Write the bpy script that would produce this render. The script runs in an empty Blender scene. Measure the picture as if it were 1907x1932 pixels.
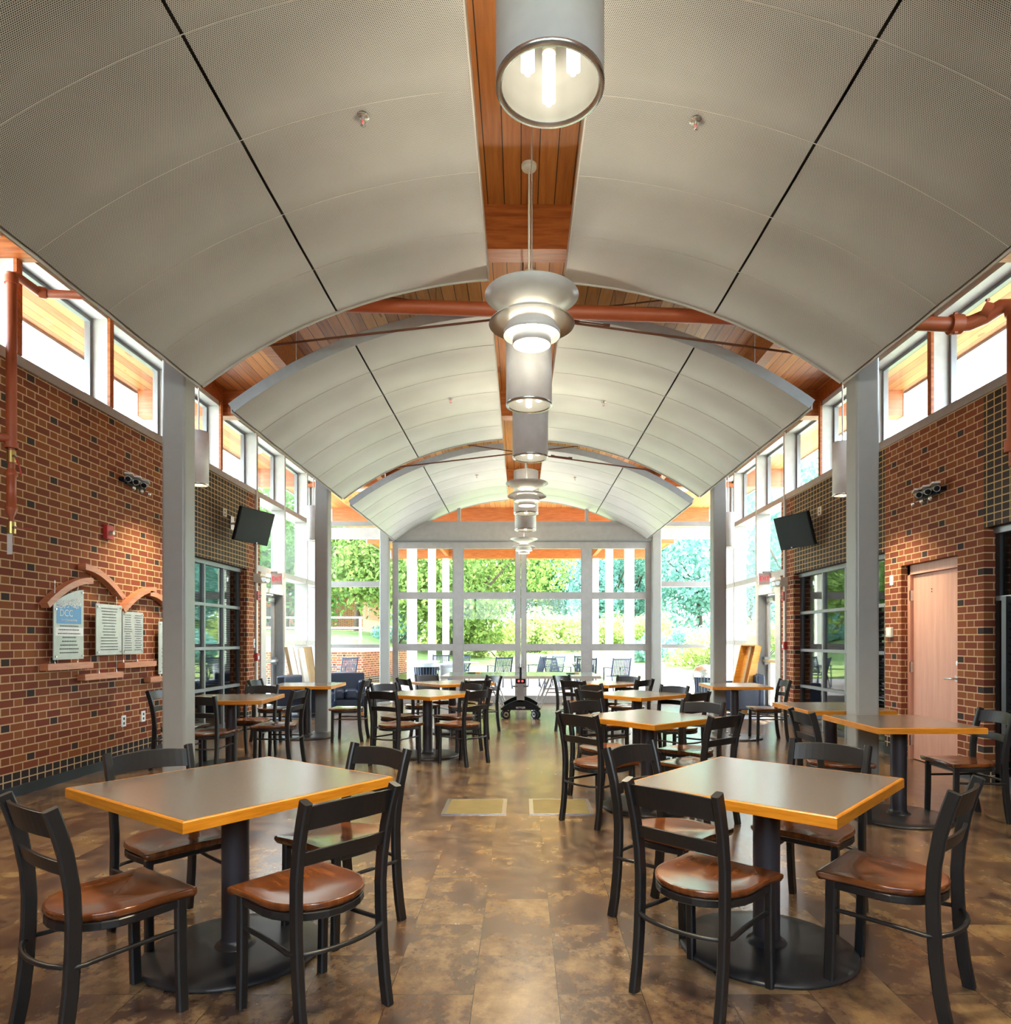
import bpy, bmesh, math, random
from math import sin, cos, pi, radians, sqrt
from mathutils import Vector, Matrix
S = bpy.context.scene
COL = S.collection
R = random.Random(7)

# ------------------------------------------------------------------ camera, world, sun, exposure
cam = bpy.data.cameras.new('camera'); camo = bpy.data.objects.new('camera', cam); COL.objects.link(camo)
camo.location = (0, 0, 1.38); camo.rotation_euler = (pi/2, 0, 0)
cam.sensor_fit = 'HORIZONTAL'; cam.sensor_width = 36; cam.lens = 1300/1907*36
cam.shift_x = -28.5/1907; cam.shift_y = 242/1907; cam.clip_end = 400; cam.clip_start = .05
S.camera = camo
W = bpy.data.worlds.new('world'); S.world = W; W.use_nodes = True
wn = W.node_tree.nodes; wl = W.node_tree.links
bg = wn['Background']; bg.inputs['Strength'].default_value = 5.6
tc = wn.new('ShaderNodeTexCoord'); sp = wn.new('ShaderNodeSeparateXYZ'); cr = wn.new('ShaderNodeValToRGB')
cr.color_ramp.elements[0].position = 0.0; cr.color_ramp.elements[0].color = (.93, .97, 1, 1)
cr.color_ramp.elements[1].position = .8; cr.color_ramp.elements[1].color = (.55, .74, 1, 1)
wl.new(tc.outputs['Generated'], sp.inputs[0]); wl.new(sp.outputs['Z'], cr.inputs[0]); wl.new(cr.outputs[0], bg.inputs['Color'])
sun = bpy.data.lights.new('sun', 'SUN'); sun.energy = 15.0; sun.angle = radians(1.5); sun.color = (1, .95, .84)
suno = bpy.data.objects.new('sun', sun); COL.objects.link(suno)
suno.rotation_euler = Vector((-.38, -.62, -1.05)).to_track_quat('-Z', 'Y').to_euler()   # high sun beyond the far glass wall, a little to the left side
S.view_settings.view_transform = 'Standard'; S.view_settings.look = 'None'
S.view_settings.exposure = 1.5; S.view_settings.gamma = 1; S.view_settings.use_curve_mapping = False
try:
    S.cycles.max_bounces = 9; S.cycles.diffuse_bounces = 5; S.cycles.glossy_bounces = 4
    S.cycles.transparent_max_bounces = 16; S.cycles.sample_clamp_indirect = 6; S.cycles.caustics_reflective = False
except Exception: pass

# ------------------------------------------------------------------ materials
MATS = {}
class NT:
    def __init__(s, name):
        s.m = bpy.data.materials.new(name); s.m.use_nodes = True; s.t = s.m.node_tree
        s.b = s.t.nodes['Principled BSDF']; s.out = s.t.nodes['Material Output']
    def n(s, typ, **kw):
        nd = s.t.nodes.new('ShaderNode'+typ)
        for k, v in kw.items(): setattr(nd, k, v)
        return nd
    def put(s, sock, v):
        if isinstance(v, (int, float)): sock.default_value = v
        elif isinstance(v, tuple):
            sock.default_value = v if len(v) == 4 or sock.type == 'VECTOR' else (*v, 1)
        else: s.t.links.new(v, sock)
    def math(s, op, a, b=0.0, c=None):
        nd = s.n('Math', operation=op); s.put(nd.inputs[0], a); s.put(nd.inputs[1], b)
        if c is not None: s.put(nd.inputs[2], c)
        return nd.outputs[0]
    def mix(s, f, a, b):
        nd = s.n('MixRGB'); s.put(nd.inputs[0], f); s.put(nd.inputs[1], a); s.put(nd.inputs[2], b); return nd.outputs[0]
    def pos(s):
        g = s.n('NewGeometry'); x = s.n('SeparateXYZ'); s.t.links.new(g.outputs['Position'], x.inputs[0]); return x.outputs
    def obj(s):
        g = s.n('TexCoord'); return g.outputs['Object']
    def vec(s, x, y, z=0.0):
        nd = s.n('CombineXYZ'); s.put(nd.inputs[0], x); s.put(nd.inputs[1], y); s.put(nd.inputs[2], z); return nd.outputs[0]
    def noise(s, v=None, scale=5.0, detail=3.0, rough=.5):
        nd = s.n('TexNoise'); 
        if v is not None: s.put(nd.inputs['Vector'], v)
        nd.inputs['Scale'].default_value = scale; nd.inputs['Detail'].default_value = detail; nd.inputs['Roughness'].default_value = rough
        return nd.outputs[0]
    def white(s, v):
        nd = s.n('TexWhiteNoise'); s.put(nd.inputs['Vector'], v); return nd.outputs['Value']
    def ramp(s, f, *els):
        nd = s.n('ValToRGB'); cr = nd.color_ramp
        while len(cr.elements) < len(els): cr.elements.new(.5)
        for e, (p, c) in zip(cr.elements, els): e.position = p; e.color = (*c, 1)
        s.put(nd.inputs[0], f); return nd.outputs[0]
    def bump(s, h, strength=.3, dist=.01):
        nd = s.n('Bump'); nd.inputs['Strength'].default_value = strength; nd.inputs['Distance'].default_value = dist
        s.put(nd.inputs['Height'], h); s.t.links.new(nd.outputs[0], s.b.inputs['Normal'])
    def fin(s, col=None, rough=.5, metal=0.0, spec=.5):
        if col is not None: s.put(s.b.inputs['Base Color'], col)
        s.put(s.b.inputs['Roughness'], rough); s.b.inputs['Metallic'].default_value = metal
        s.b.inputs['Specular IOR Level'].default_value = spec
        return s.m
def plain(name, col, rough=.5, metal=0.0, spec=.5, vary=.06):
    t = NT(name); f = t.noise(t.obj(), 9, 3)
    a = tuple(max(0, c*(1-vary)) for c in col); b = tuple(min(1, c*(1+vary)) for c in col)
    return t.fin(t.ramp(f, (.3, a), (.7, b)), rough, metal, spec)
def emit(name, col, st):
    t = NT(name); e = t.n('Emission'); e.inputs[0].default_value = (*col, 1); e.inputs[1].default_value = st
    t.t.links.new(e.outputs[0], t.out.inputs[0]); return t.m

def brick_mat():
    t = NT('brick'); x, y, z = t.pos(); u = t.math('ADD', x, y)
    row = t.math('FLOOR', t.math('DIVIDE', z, .0715)); fv = t.math('FRACT', t.math('DIVIDE', z, .0715))
    uu = t.math('ADD', t.math('DIVIDE', u, .31), t.math('MULTIPLY', t.math('FLOORED_MODULO', row, 2.0), .5))
    cell = t.math('FLOOR', uu); fu = t.math('FRACT', uu)
    head = t.math('GREATER_THAN', fu, .667)
    mv = t.math('LESS_THAN', fv, .15)
    mu = t.math('MAXIMUM', t.math('LESS_THAN', fu, .034), t.math('LESS_THAN', t.math('ABSOLUTE', t.math('SUBTRACT', fu, .667)), .017))
    mort = t.math('MAXIMUM', mv, mu)
    idn = t.white(t.vec(t.math('ADD', t.math('MULTIPLY', cell, 2), head), row, 3))
    nz = t.noise(t.vec(x, y, z), 60, 3)
    c1 = t.ramp(idn, (0, (.17, .038, .020)), (.45, (.235, .055, .026)), (.8, (.27, .072, .028)), (1, (.30, .10, .028)))
    c2 = t.ramp(idn, (0, (.23, .065, .026)), (.5, (.27, .085, .030)), (1, (.32, .115, .036)))
    c = t.mix(head, c1, c2)
    dk = t.math('MULTIPLY', head, t.math('MULTIPLY', t.math('LESS_THAN', t.math('FLOORED_MODULO', row, 4.0), .5),
          t.math('LESS_THAN', t.math('FLOORED_MODULO', t.math('ADD', cell, t.math('DIVIDE', row, 4)), 2.0), .5)))
    c = t.mix(dk, c, (.035, .03, .03)); c = t.mix(t.math('MULTIPLY', nz, .35), c, (.12, .05, .03))
    c = t.mix(mort, c, (.62, .42, .25))
    # dark soldier squares for the lowest courses
    gu = t.math('FRACT', t.math('DIVIDE', u, .105)); gm = t.math('MAXIMUM', t.math('LESS_THAN', gu, .12), mv)
    gc = t.mix(gm, (.035, .028, .028), (.62, .45, .27))
    c = t.mix(t.math('LESS_THAN', row, 3.0), c, gc)
    t.bump(t.math('SUBTRACT', 1, mort), .5, .006)
    return t.fin(c, .8, 0, .22)
def grid_mat():
    t = NT('dark glazed brick'); x, y, z = t.pos(); u = t.math('ADD', x, y)
    fu = t.math('FRACT', t.math('DIVIDE', u, .105)); fv = t.math('FRACT', t.math('DIVIDE', z, .0715))
    m = t.math('MAXIMUM', t.math('LESS_THAN', fu, .12), t.math('LESS_THAN', fv, .16))
    idn = t.white(t.vec(t.math('FLOOR', t.math('DIVIDE', u, .105)), t.math('FLOOR', t.math('DIVIDE', z, .0715)), 1))
    c = t.mix(m, t.ramp(idn, (0, (.020, .013, .011)), (1, (.05, .032, .026))), (.58, .38, .19))
    t.bump(t.math('SUBTRACT', 1, m), .5, .006)
    return t.fin(c, t.math('ADD', .6, t.math('MULTIPLY', m, .3)), 0, .2)
def tile_mat():
    t = NT('slate tile'); x, y, z = t.pos()
    a = t.math('DIVIDE', t.math('ADD', x, .185), .329); col = t.math('FLOOR', a); fa = t.math('FRACT', a)
    b = t.math('ADD', t.math('DIVIDE', t.math('SUBTRACT', y, .367), .6615), t.math('MULTIPLY', t.math('FLOORED_MODULO', col, 2.0), .5))
    fb = t.math('FRACT', b); rw = t.math('FLOOR', b)
    j = t.math('MAXIMUM', t.math('LESS_THAN', fa, .010), t.math('LESS_THAN', fb, .005))
    idn = t.white(t.vec(col, rw, 5)); off = t.math('MULTIPLY', idn, 7.0)
    v = t.vec(t.math('ADD', x, off), t.math('MULTIPLY', y, .8), off)
    n1 = t.noise(v, 2.7, 10, .66); n2 = t.noise(v, 11, 8, .7); n3 = t.noise(v, 1.3, 4)
    c = t.ramp(n1, (.34, (.025, .015, .013)), (.44, (.07, .037, .025)), (.50, (.13, .072, .038)), (.57, (.24, .145, .062)), (.67, (.34, .23, .11)))
    c2 = t.ramp(n2, (.38, (.035, .022, .022)), (.48, (.075, .045, .034)), (.58, (.21, .14, .08)))
    c = t.mix(t.ramp(n3, (.40, (.1, .1, .1)), (.62, (.75, .75, .75))), c, c2)
    c = t.mix(t.math('MULTIPLY', t.math('SUBTRACT', idn, .5), .35), c, (.30, .19, .08))
    c = t.mix(j, c, (.03, .02, .015))
    hh = t.math('ADD', t.math('MULTIPLY', n2, .6), t.math('MULTIPLY', t.math('SUBTRACT', 1, j), .7))
    t.bump(hh, .22, .004); t.b.inputs['Coat Weight'].default_value = .35; t.b.inputs['Coat Roughness'].default_value = .22
    return t.fin(c, t.math('ADD', .14, t.math('MULTIPLY', n2, .20)), 0, .75)
def plank_mat(name, cols, w=.142, axis='X'):
    t = NT(name); x, y, z = t.pos(); q = x if axis == 'X' else y; l = y if axis == 'X' else x
    a = t.math('DIVIDE', q, w); f = t.math('FRACT', a); idn = t.white(t.vec(t.math('FLOOR', a), 2, 1))
    g = t.noise(t.vec(t.math('MULTIPLY', q, 14), t.math('ADD', t.math('MULTIPLY', l, .9), t.math('MULTIPLY', idn, 30)), z), 2.2, 6, .6)
    kn = t.noise(t.vec(t.math('MULTIPLY', q, 3), t.math('ADD', l, t.math('MULTIPLY', idn, 9)), 2), 2.0, 2)
    c = t.ramp(t.math('ADD', t.math('MULTIPLY', g, .6), t.math('MULTIPLY', idn, .4)), (.25, cols[0]), (.5, cols[1]), (.78, cols[2]))
    c = t.mix(t.math('LESS_THAN', t.math('ABSOLUTE', t.math('SUBTRACT', kn, .72)), .03), c, cols[0])
    ln = t.math('LESS_THAN', f, .06)
    c = t.mix(ln, c, (.04, .014, .006)); t.bump(t.math('SUBTRACT', 1, ln), .6, .006)
    return t.fin(c, .48)
def wood_mat(name, cols, rough=.4, sc=(3, 3, 30), spec=.5, coat=0):
    t = NT(name); mp = t.n('Mapping'); t.t.links.new(t.obj(), mp.inputs[0]); mp.inputs['Scale'].default_value = sc
    g = t.noise(mp.outputs[0], 2.5, 6, .6)
    c = t.ramp(g, (.3, cols[0]), (.52, cols[1]), (.75, cols[2]))
    if coat: t.b.inputs['Coat Weight'].default_value = coat; t.b.inputs['Coat Roughness'].default_value = .12
    return t.fin(c, rough, 0, spec)
def perf_mat():
    t = NT('perforated metal'); uv = t.n('UVMap'); s = t.n('SeparateXYZ'); t.t.links.new(uv.outputs[0], s.inputs[0])
    sp_ = .0098
    b = t.math('DIVIDE', s.outputs[1], sp_*.866); rb = t.math('FLOOR', b)
    a = t.math('ADD', t.math('DIVIDE', s.outputs[0], sp_), t.math('MULTIPLY', t.math('FLOORED_MODULO', rb, 2.0), .5))
    da = t.math('SUBTRACT', t.math('FRACT', a), .5); db = t.math('MULTIPLY', t.math('SUBTRACT', t.math('FRACT', b), .5), .866)
    d = t.math('ADD', t.math('MULTIPLY', da, da), t.math('MULTIPLY', db, db))
    ge = t.n('NewGeometry'); dp = t.n('VectorMath', operation='DOT_PRODUCT'); t.t.links.new(ge.outputs['Incoming'], dp.inputs[0]); t.t.links.new(ge.outputs['Normal'], dp.inputs[1])
    mr = t.n('MapRange', interpolation_type='SMOOTHSTEP'); t.put(mr.inputs[0], t.math('ABSOLUTE', dp.outputs['Value'])); mr.inputs[1].default_value = .22; mr.inputs[2].default_value = .85
    hole = t.math('MULTIPLY', t.math('LESS_THAN', d, .14), mr.outputs[0])   # the thin sheet's holes close up when seen at a slant
    big = t.noise(t.vec(s.outputs[0], s.outputs[1]), 1.4, 2)
    c = t.ramp(big, (.35, (.56, .565, .56)), (.65, (.64, .645, .64)))
    return t.fin(t.mix(hole, c, (.03, .029, .027)), .42, .15)
def glass_mat(name='window glass', tint=(.93, .97, .97), k=.055, fk=1.0):
    t = NT(name); tr = t.n('BsdfTransparent'); tr.inputs[0].default_value = (*tint, 1)
    gl = t.n('BsdfGlossy'); gl.inputs['Roughness'].default_value = .02; gl.inputs[0].default_value = (1, 1, 1, 1)
    ge = t.n('NewGeometry'); dp = t.n('VectorMath', operation='DOT_PRODUCT'); t.t.links.new(ge.outputs['Incoming'], dp.inputs[0]); t.t.links.new(ge.outputs['Normal'], dp.inputs[1])
    fr = t.math('ADD', .012, t.math('MULTIPLY', .9, t.math('POWER', t.math('SUBTRACT', 1.0, t.math('ABSOLUTE', dp.outputs['Value'])), 5.0)))
    ms = t.n('MixShader'); t.put(ms.inputs[0], t.math('MULTIPLY', fr, fk))
    t.t.links.new(tr.outputs[0], ms.inputs[1]); t.t.links.new(gl.outputs[0], ms.inputs[2]); t.t.links.new(ms.outputs[0], t.out.inputs[0])
    return t.m
def leaf_mat(name, a, b):
    t = NT(name); x, y, z = t.pos(); n = t.noise(t.vec(x, y, z), 1.4, 5, .7); w = t.white(t.vec(t.math('FLOOR', t.math('MULTIPLY', x, 4)), t.math('FLOOR', t.math('MULTIPLY', y, 4)), t.math('FLOOR', t.math('MULTIPLY', z, 4))))
    c = t.ramp(t.math('ADD', t.math('MULTIPLY', n, .6), t.math('MULTIPLY', w, .35)), (.25, a), (.75, b))
    d = t.n('BsdfDiffuse'); tl = t.n('BsdfTranslucent'); t.put(d.inputs[0], c); t.put(tl.inputs[0], c)
    ms = t.n('MixShader'); ms.inputs[0].default_value = .45
    t.t.links.new(d.outputs[0], ms.inputs[1]); t.t.links.new(tl.outputs[0], ms.inputs[2]); t.t.links.new(ms.outputs[0], t.out.inputs[0]); return t.m
def grass_mat():
    t = NT('grass'); x, y, z = t.pos(); n = t.noise(t.vec(x, y, 0), .6, 8, .7); n2 = t.noise(t.vec(x, y, 0), 25, 4, .7)
    c = t.ramp(t.math('ADD', t.math('MULTIPLY', n, .6), t.math('MULTIPLY', n2, .4)), (.3, (.10, .15, .04)), (.5, (.19, .25, .08)), (.7, (.34, .37, .15)))
    t.bump(n2, .5, .05); return t.fin(c, .9, 0, .1)
def concrete_mat(name, c0):
    t = NT(name); x, y, z = t.pos(); n = t.noise(t.vec(x, y, z), 3, 8, .7)
    c = t.ramp(n, (.3, tuple(q*.88 for q in c0)), (.7, c0)); return t.fin(c, .85)
def sill_text_mat(): return plain('printed ink', (.05, .05, .05), .6)

M = dict(
 brick=brick_mat(), grid=grid_mat(), tile=tile_mat(),
 plank=plank_mat('cedar ceiling boards', ((.28, .078, .018), (.50, .175, .042), (.68, .29, .09))),
 beam=wood_mat('laminated timber', ((.27, .065, .016), (.44, .12, .03), (.58, .20, .055)), .45, (1.2, 12, 12)),
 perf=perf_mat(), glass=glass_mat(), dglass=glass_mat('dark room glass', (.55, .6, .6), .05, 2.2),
 white=plain('white powder coat', (.56, .54, .51), .4), alu=plain('painted aluminium', (.40, .375, .36), .38, .2),
 col=plain('column paint', (.37, .37, .345), .42, .1, .5, .03), dark=plain('dark anodised frame', (.025, .025, .027), .35),
 dframe=plain('grey frame face', (.25, .26, .27), .35, .4), black=plain('black chair enamel', (.014, .014, .015), .36, 0, .5),
 seat=wood_mat('varnished seat wood', ((.085, .023, .007), (.16, .046, .012), (.26, .085, .022)), .22, (14, 2, 2), .5, .55),
 lam=plain('grey brown laminate', (.175, .150, .132), .27, 0, .5, .05),
 oak=wood_mat('oak edge band', ((.46, .155, .008), (.60, .22, .014), (.70, .29, .025)), .35, (3, 3, 30)),
 base=plain('black table base', (.030, .030, .033), .33, .1, .5, .2), pole=plain('dark post enamel', (.045, .038, .044), .35),
 rub=plain('black rubber base', (.018, .025, .032), .4), pink=wood_mat('salmon painted door', ((.60, .30, .21), (.65, .34, .24), (.70, .39, .28)), .45, (8, 8, .7)),
 steel=plain('brushed steel', (.62, .6, .57), .25, .9), pipe=plain('red oxide pipe paint', (.42, .10, .04), .4), rod=plain('rusty tie rod', (.14, .045, .02), .5, .2),
 tube=plain('satin lamp housing', (.80, .80, .80), .38, 0), ivory=plain('ivory lamp shade', (.80, .78, .72), .3), inner=plain('white reflector', (.52, .51, .46), .35),
 bulb=emit('fluorescent tube', (1, .93, .76), 1.7), glow=emit('lit diffuser', (1, .92, .74), 1.3),
 red=plain('alarm red', (.45, .03, .03), .4), ivoryp=plain('ivory plastic', (.75, .71, .60), .4), brass=plain('brass', (.5, .36, .12), .3, .9),
 copper=wood_mat('cherry wood', ((.44, .15, .07), (.55, .21, .10), (.62, .27, .14)), .35, (2, 2, 20)), acr=plain('frosted acrylic', (.50, .56, .56), .18),
 blue=plain('printed blue', (.02, .22, .55), .3), ink=sill_text_mat(), wprint=plain('white print', (.85, .88, .9), .5), navy=plain('navy leather', (.022, .035, .075), .3, 0, .6),
 card=plain('cardboard', (.42, .28, .14), .8), paper=plain('white board', (.72, .70, .66), .7), pine=wood_mat('orange pine', ((.60, .25, .03), (.72, .34, .06), (.8, .42, .1)), .5, (2, 2, 14)),
 grass=grass_mat(), conc=concrete_mat('patio concrete', (.80, .74, .66)), leafA=leaf_mat('oak leaves', (.07, .13, .03), (.34, .42, .12)),
 leafB=leaf_mat('blue green leaves', (.14, .30, .24), (.40, .62, .54)), leafC=leaf_mat('bright shrub leaves', (.22, .30, .07), (.58, .62, .24)), bark=plain('bark', (.10, .07, .05), .9, 0, .2, .3),
 outm=plain('navy outdoor metal', (.03, .045, .08), .35, .2), outt=plain('pale outdoor table top', (.55, .57, .6), .35), screen=plain('black plastic', (.010, .011, .014), .5, 0, .15),
 mat=plain('grey entrance mat', (.20, .19, .21), .95), ptop=plain('table tennis top', (.10, .14, .15), .16, 0, .6), redl=emit('glowing red glass', (.9, .08, .08), .9),  # emission gives red lenses and sprinkler bulbs a glow; neither is a lamp
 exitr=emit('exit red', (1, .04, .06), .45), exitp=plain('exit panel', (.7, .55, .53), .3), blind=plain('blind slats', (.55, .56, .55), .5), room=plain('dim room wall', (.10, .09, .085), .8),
 wpost=plain('white canopy post', (.75, .70, .66), .5), vent=plain('brass mesh', (.40, .32, .15), .4, .4), sheetm=plain('flashing grey', (.42, .45, .48), .5, .2), roofm=plain('roof membrane', (.3, .3, .3), .8),
)
M['deep_leaf'] = leaf_mat('deep leaves', (.05, .12, .03), (.16, .30, .08))  # darker green foliage for some trees of the far line

# ------------------------------------------------------------------ mesh helpers
class MB:
    def __init__(s): s.v = []; s.f = []; s.mi = []; s.mats = []; s.sm = []; s.uv = {}
    def slot(s, m):
        if m not in s.mats: s.mats.append(m)
        return s.mats.index(m)
    def add(s, vs, fs, m=None, smooth=False):
        o = len(s.v); s.v += [tuple(v) for v in vs]; k = s.slot(m)
        for f in fs: s.f.append([i+o for i in f]); s.mi.append(k); s.sm.append(smooth)
        return s
    def box(s, x0, x1, y0, y1, z0, z1, m=None, T=None):
        vs = [Vector((x, y, z)) for x in (x0, x1) for y in (y0, y1) for z in (z0, z1)]
        if T: vs = [T @ v for v in vs]
        return s.add(vs, [(0, 1, 3, 2), (4, 6, 7, 5), (0, 4, 5, 1), (2, 3, 7, 6), (0, 2, 6, 4), (1, 5, 7, 3)], m)
    def cyl(s, p, q, r, m=None, r2=None, n=16, caps=True, smooth=True):
        p = Vector(p); q = Vector(q); d = (q-p).normalized(); a = d.orthogonal().normalized(); b = d.cross(a); r2 = r if r2 is None else r2
        vs = [p+(a*cos(2*pi*i/n)+b*sin(2*pi*i/n))*r for i in range(n)]+[q+(a*cos(2*pi*i/n)+b*sin(2*pi*i/n))*r2 for i in range(n)]
        s.add(vs, [(i, (i+1) % n, n+(i+1) % n, n+i) for i in range(n)], m, smooth)
        if caps: s.add(vs[:n], [tuple(range(n))[::-1]], m); s.add(vs[n:], [tuple(range(n))], m)
        return s
    def lathe(s, prof, c=(0, 0, 0), m=None, n=40, smooth=True):
        vs = [(c[0]+r*cos(2*pi*i/n), c[1]+r*sin(2*pi*i/n), c[2]+z) for r, z in prof for i in range(n)]
        fs = [(k*n+i, k*n+(i+1) % n, (k+1)*n+(i+1) % n, (k+1)*n+i) for k in range(len(prof)-1) for i in range(n)]
        return s.add(vs, fs, m, smooth)
    def sweep(s, pts, w, d, side=(1, 0, 0), m=None, closed=False, smooth=False, rnd=0):
        pts = [Vector(p) for p in pts]; sd = Vector(side) if side else None; n = len(pts); vs = []
        if rnd: sec = [(w/2*cos(2*pi*k/rnd), d/2*sin(2*pi*k/rnd)) for k in range(rnd)]
        else:
            c = min(w, d)*.18; a, b = w/2, d/2; sec = [(-a+c, -b), (a-c, -b), (a, -b+c), (a, b-c), (a-c, b), (-a+c, b), (-a, b-c), (-a, -b+c)]
        k = len(sec)
        for i, p in enumerate(pts):
            t = (pts[(i+1) % n]-pts[i-1]) if closed else (pts[min(i+1, n-1)]-pts[max(i-1, 0)])
            t.normalize(); u = (sd - t*sd.dot(t)).normalized(); v = t.cross(u)
            vs += [p+u*a+v*b for a, b in sec]
        fs = [(i*k+j, i*k+(j+1) % k, ((i+1) % n)*k+(j+1) % k, ((i+1) % n)*k+j) for i in range(n if closed else n-1) for j in range(k)]
        s.add(vs, fs, m, smooth or bool(rnd))
        if not closed: s.add(vs[:k], [tuple(range(k))[::-1]], m); s.add(vs[-k:], [tuple(range(k))], m)
        return s
    def prism(s, poly, z0, z1, m=None, T=None):
        n = len(poly); vs = [Vector((x, y, z0)) for x, y in poly]+[Vector((x, y, z1)) for x, y in poly]
        if T: vs = [T @ v for v in vs]
        return s.add(vs, [tuple(range(n))[::-1], tuple(range(n, 2*n))]+[(i, (i+1) % n, n+(i+1) % n, n+i) for i in range(n)], m)
    def build(s, name, parent=None, m=None, bevel=0):
        me = bpy.data.meshes.new(name); me.from_pydata(s.v, [], s.f)
        mats = [m if q is None else q for q in s.mats]
        for q in mats: me.materials.append(M[q] if isinstance(q, str) else q)
        me.polygons.foreach_set('material_index', s.mi); me.polygons.foreach_set('use_smooth', s.sm); me.update()
        bm = bmesh.new(); bm.from_mesh(me); bmesh.ops.recalc_face_normals(bm, faces=bm.faces); bm.to_mesh(me); bm.free()
        o = bpy.data.objects.new(name, me); COL.objects.link(o)
        if parent: o.parent = parent
        if bevel:
            b = o.modifiers.new('bevel', 'BEVEL'); b.width = bevel; b.segments = 2; b.limit_method = 'ANGLE'
        return o
def tag(o, label=None, cat=None, group=None, kind=None):
    if label: o['label'] = label
    if cat: o['category'] = cat
    if group: o['group'] = group
    if kind: o['kind'] = kind
    return o
def thing(name, label, cat, loc=(0, 0, 0), rz=0, group=None):
    o = bpy.data.objects.new(name, None); COL.objects.link(o); o.location = loc; o.rotation_euler = (0, 0, rz); o.empty_display_size = .1
    return tag(o, label, cat, group)
def struct(name, mb, m=None, parent=None, bevel=0):
    o = mb.build(name, parent, m, bevel)
    if not parent: o['kind'] = 'structure'
    return o
def sempty(name, loc=(0, 0, 0)):
    o = bpy.data.objects.new(name, None); COL.objects.link(o); o.location = loc; o['kind'] = 'structure'; return o
def dup(root, loc, rz, label=None, group=None):
    r = root.copy(); COL.objects.link(r); r.location = loc; r.rotation_euler = (0, 0, rz)
    if label: r['label'] = label
    if group: r['group'] = group
    def rec(a, b):
        for ch in list(a.children):
            c = ch.copy(); COL.objects.link(c); c.parent = b; rec(ch, c)
    rec(root, r); return r
def B(*a, m=None, T=None): return MB().box(*a, m=m, T=T)
def text(name, s, size, loc, rot, mat, parent=None, ext=.001, align='CENTER', sx=1):
    cu = bpy.data.curves.new(name, 'FONT'); cu.body = s; cu.size = size; cu.extrude = ext; cu.align_x = align; cu.align_y = 'CENTER'
    o = bpy.data.objects.new(name, cu); COL.objects.link(o); o.location = loc; o.rotation_euler = rot; o.scale = (sx, 1, 1); cu.materials.append(M[mat])
    bpy.context.view_layer.update(); dg = bpy.context.evaluated_depsgraph_get(); me = bpy.data.meshes.new_from_object(o.evaluated_get(dg)); me.name = name
    q = bpy.data.objects.new(name, me); COL.objects.link(q); q.location = loc; q.rotation_euler = rot; q.scale = (sx, 1, 1); bpy.data.objects.remove(o)
    if parent: q.parent = parent
    return q

# ------------------------------------------------------------------ the building
XW = 4.45; YE = 15.2; YB = -3.2; CZ = 5.12; XO = 5.8
CY = (5.91, 10.3, 15.04)                       # column lines
def fl():
    b = MB(); b.box(-XW-.3, XW+.3, YB, YE+.2, -.15, 0, 'tile'); return struct('floor', b)
fl()
b = MB(); b.box(-XO, XO, YB, 28.6, CZ, CZ+.12, 'plank'); b.box(-XO-.02, XO+.02, YB-.02, 28.62, CZ+.12, CZ+.3, 'roofm')
for s in (-1, 1): b.box(s*XO-.02, s*XO+.02, YB, 28.6, CZ-.03, CZ+.16, 'sheetm')
struct('ceiling', b)
# cross beams at the column lines and the two long girders
for i, y in enumerate((1.5,)+CY+(19.4, 23.8, 28.2)):
    b = MB(); e = 5.72 if y < 16 else 5.3
    b.box(-e, e, y, y+.21, CZ-.385, CZ-.001, 'beam')
    for s in (-1, 1): b.box(min(s*(e), s*(e+.03)), max(s*e, s*(e+.03)), y-.01, y+.22, CZ-.39, CZ-.05, 'sheetm')
    struct('trim_%d' % (i+1), b)
b = MB()
for s in (-1, 1): b.box(s*3.0-.07, s*3.0+.07, YB, 28.3, CZ-.30, CZ-.002, 'beam')
struct('trim_8', b)

SILL = {-1: 3.90, 1: 3.82}; HEAD = 4.91; DX = .195
FINS = [4.71, 6.08, 7.455, 8.83, 10.2, 11.57, 12.94, 14.3]
def xs(s, a, b): return (min(s*a, s*b), max(s*a, s*b))
def wall(s):
    name = 'wall_left' if s < 0 else 'wall_right'; b = MB(); Z = SILL[s]
    def w(y0, y1, z0, z1, m, t=.25, off=0): b.box(*xs(s, XW+off, XW+off+t), y0, y1, z0, z1, m)
    if s < 0:
        oz, op = 2.54, (8.95, 11.2)
        w(YB, op[0], 0, Z-.09, 'brick')
        w(op[0], op[1], oz, Z-.09, 'grid'); w(op[1], 11.76, 0, Z-.09, 'brick')
    else:
        oz, op = 2.46, (8.44, 11.24)
        w(YB, 3.6, 0, Z-.09, 'brick'); w(3.6, 6.62, oz, Z-.09, 'grid')
        w(6.62, 7.02, 0, Z-.09, 'brick'); w(7.02, 8.06, 2.25, Z-.09, 'brick'); w(8.06, 8.42, 0, Z-.09, 'brick'); w(8.42, op[1], oz, Z-.09, 'grid')
        w(op[1], 11.76, 0, Z-.09, 'brick')
    b.box(*xs(s, XW-.02, XW+.27), YB, YE, Z-.09, Z, 'alu')                     # ledge under the high windows
    b.box(*xs(s, XW, XW+.25), YB, 4.70, Z, HEAD, 'brick')  # solid unseen infill instead of high windows, added to darken the near end
    b.box(*xs(s, XW, XW+.25), YB, YE, HEAD, CZ-.001, 'beam')                      # timber plate over the windows
    struct(name, b)
    bb = MB(); segs = [(YB, 8.95), (11.2, 11.76)] if s < 0 else [(YB, 3.6), (6.62, 7.02), (8.06, 8.44), (11.24, 11.76)]
    for y0, y1 in segs: bb.box(*xs(s, XW-.012, XW), y0, y1, 0, .095, 'rub')
    struct('baseboard_left' if s < 0 else 'baseboard_right', bb)
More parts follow.
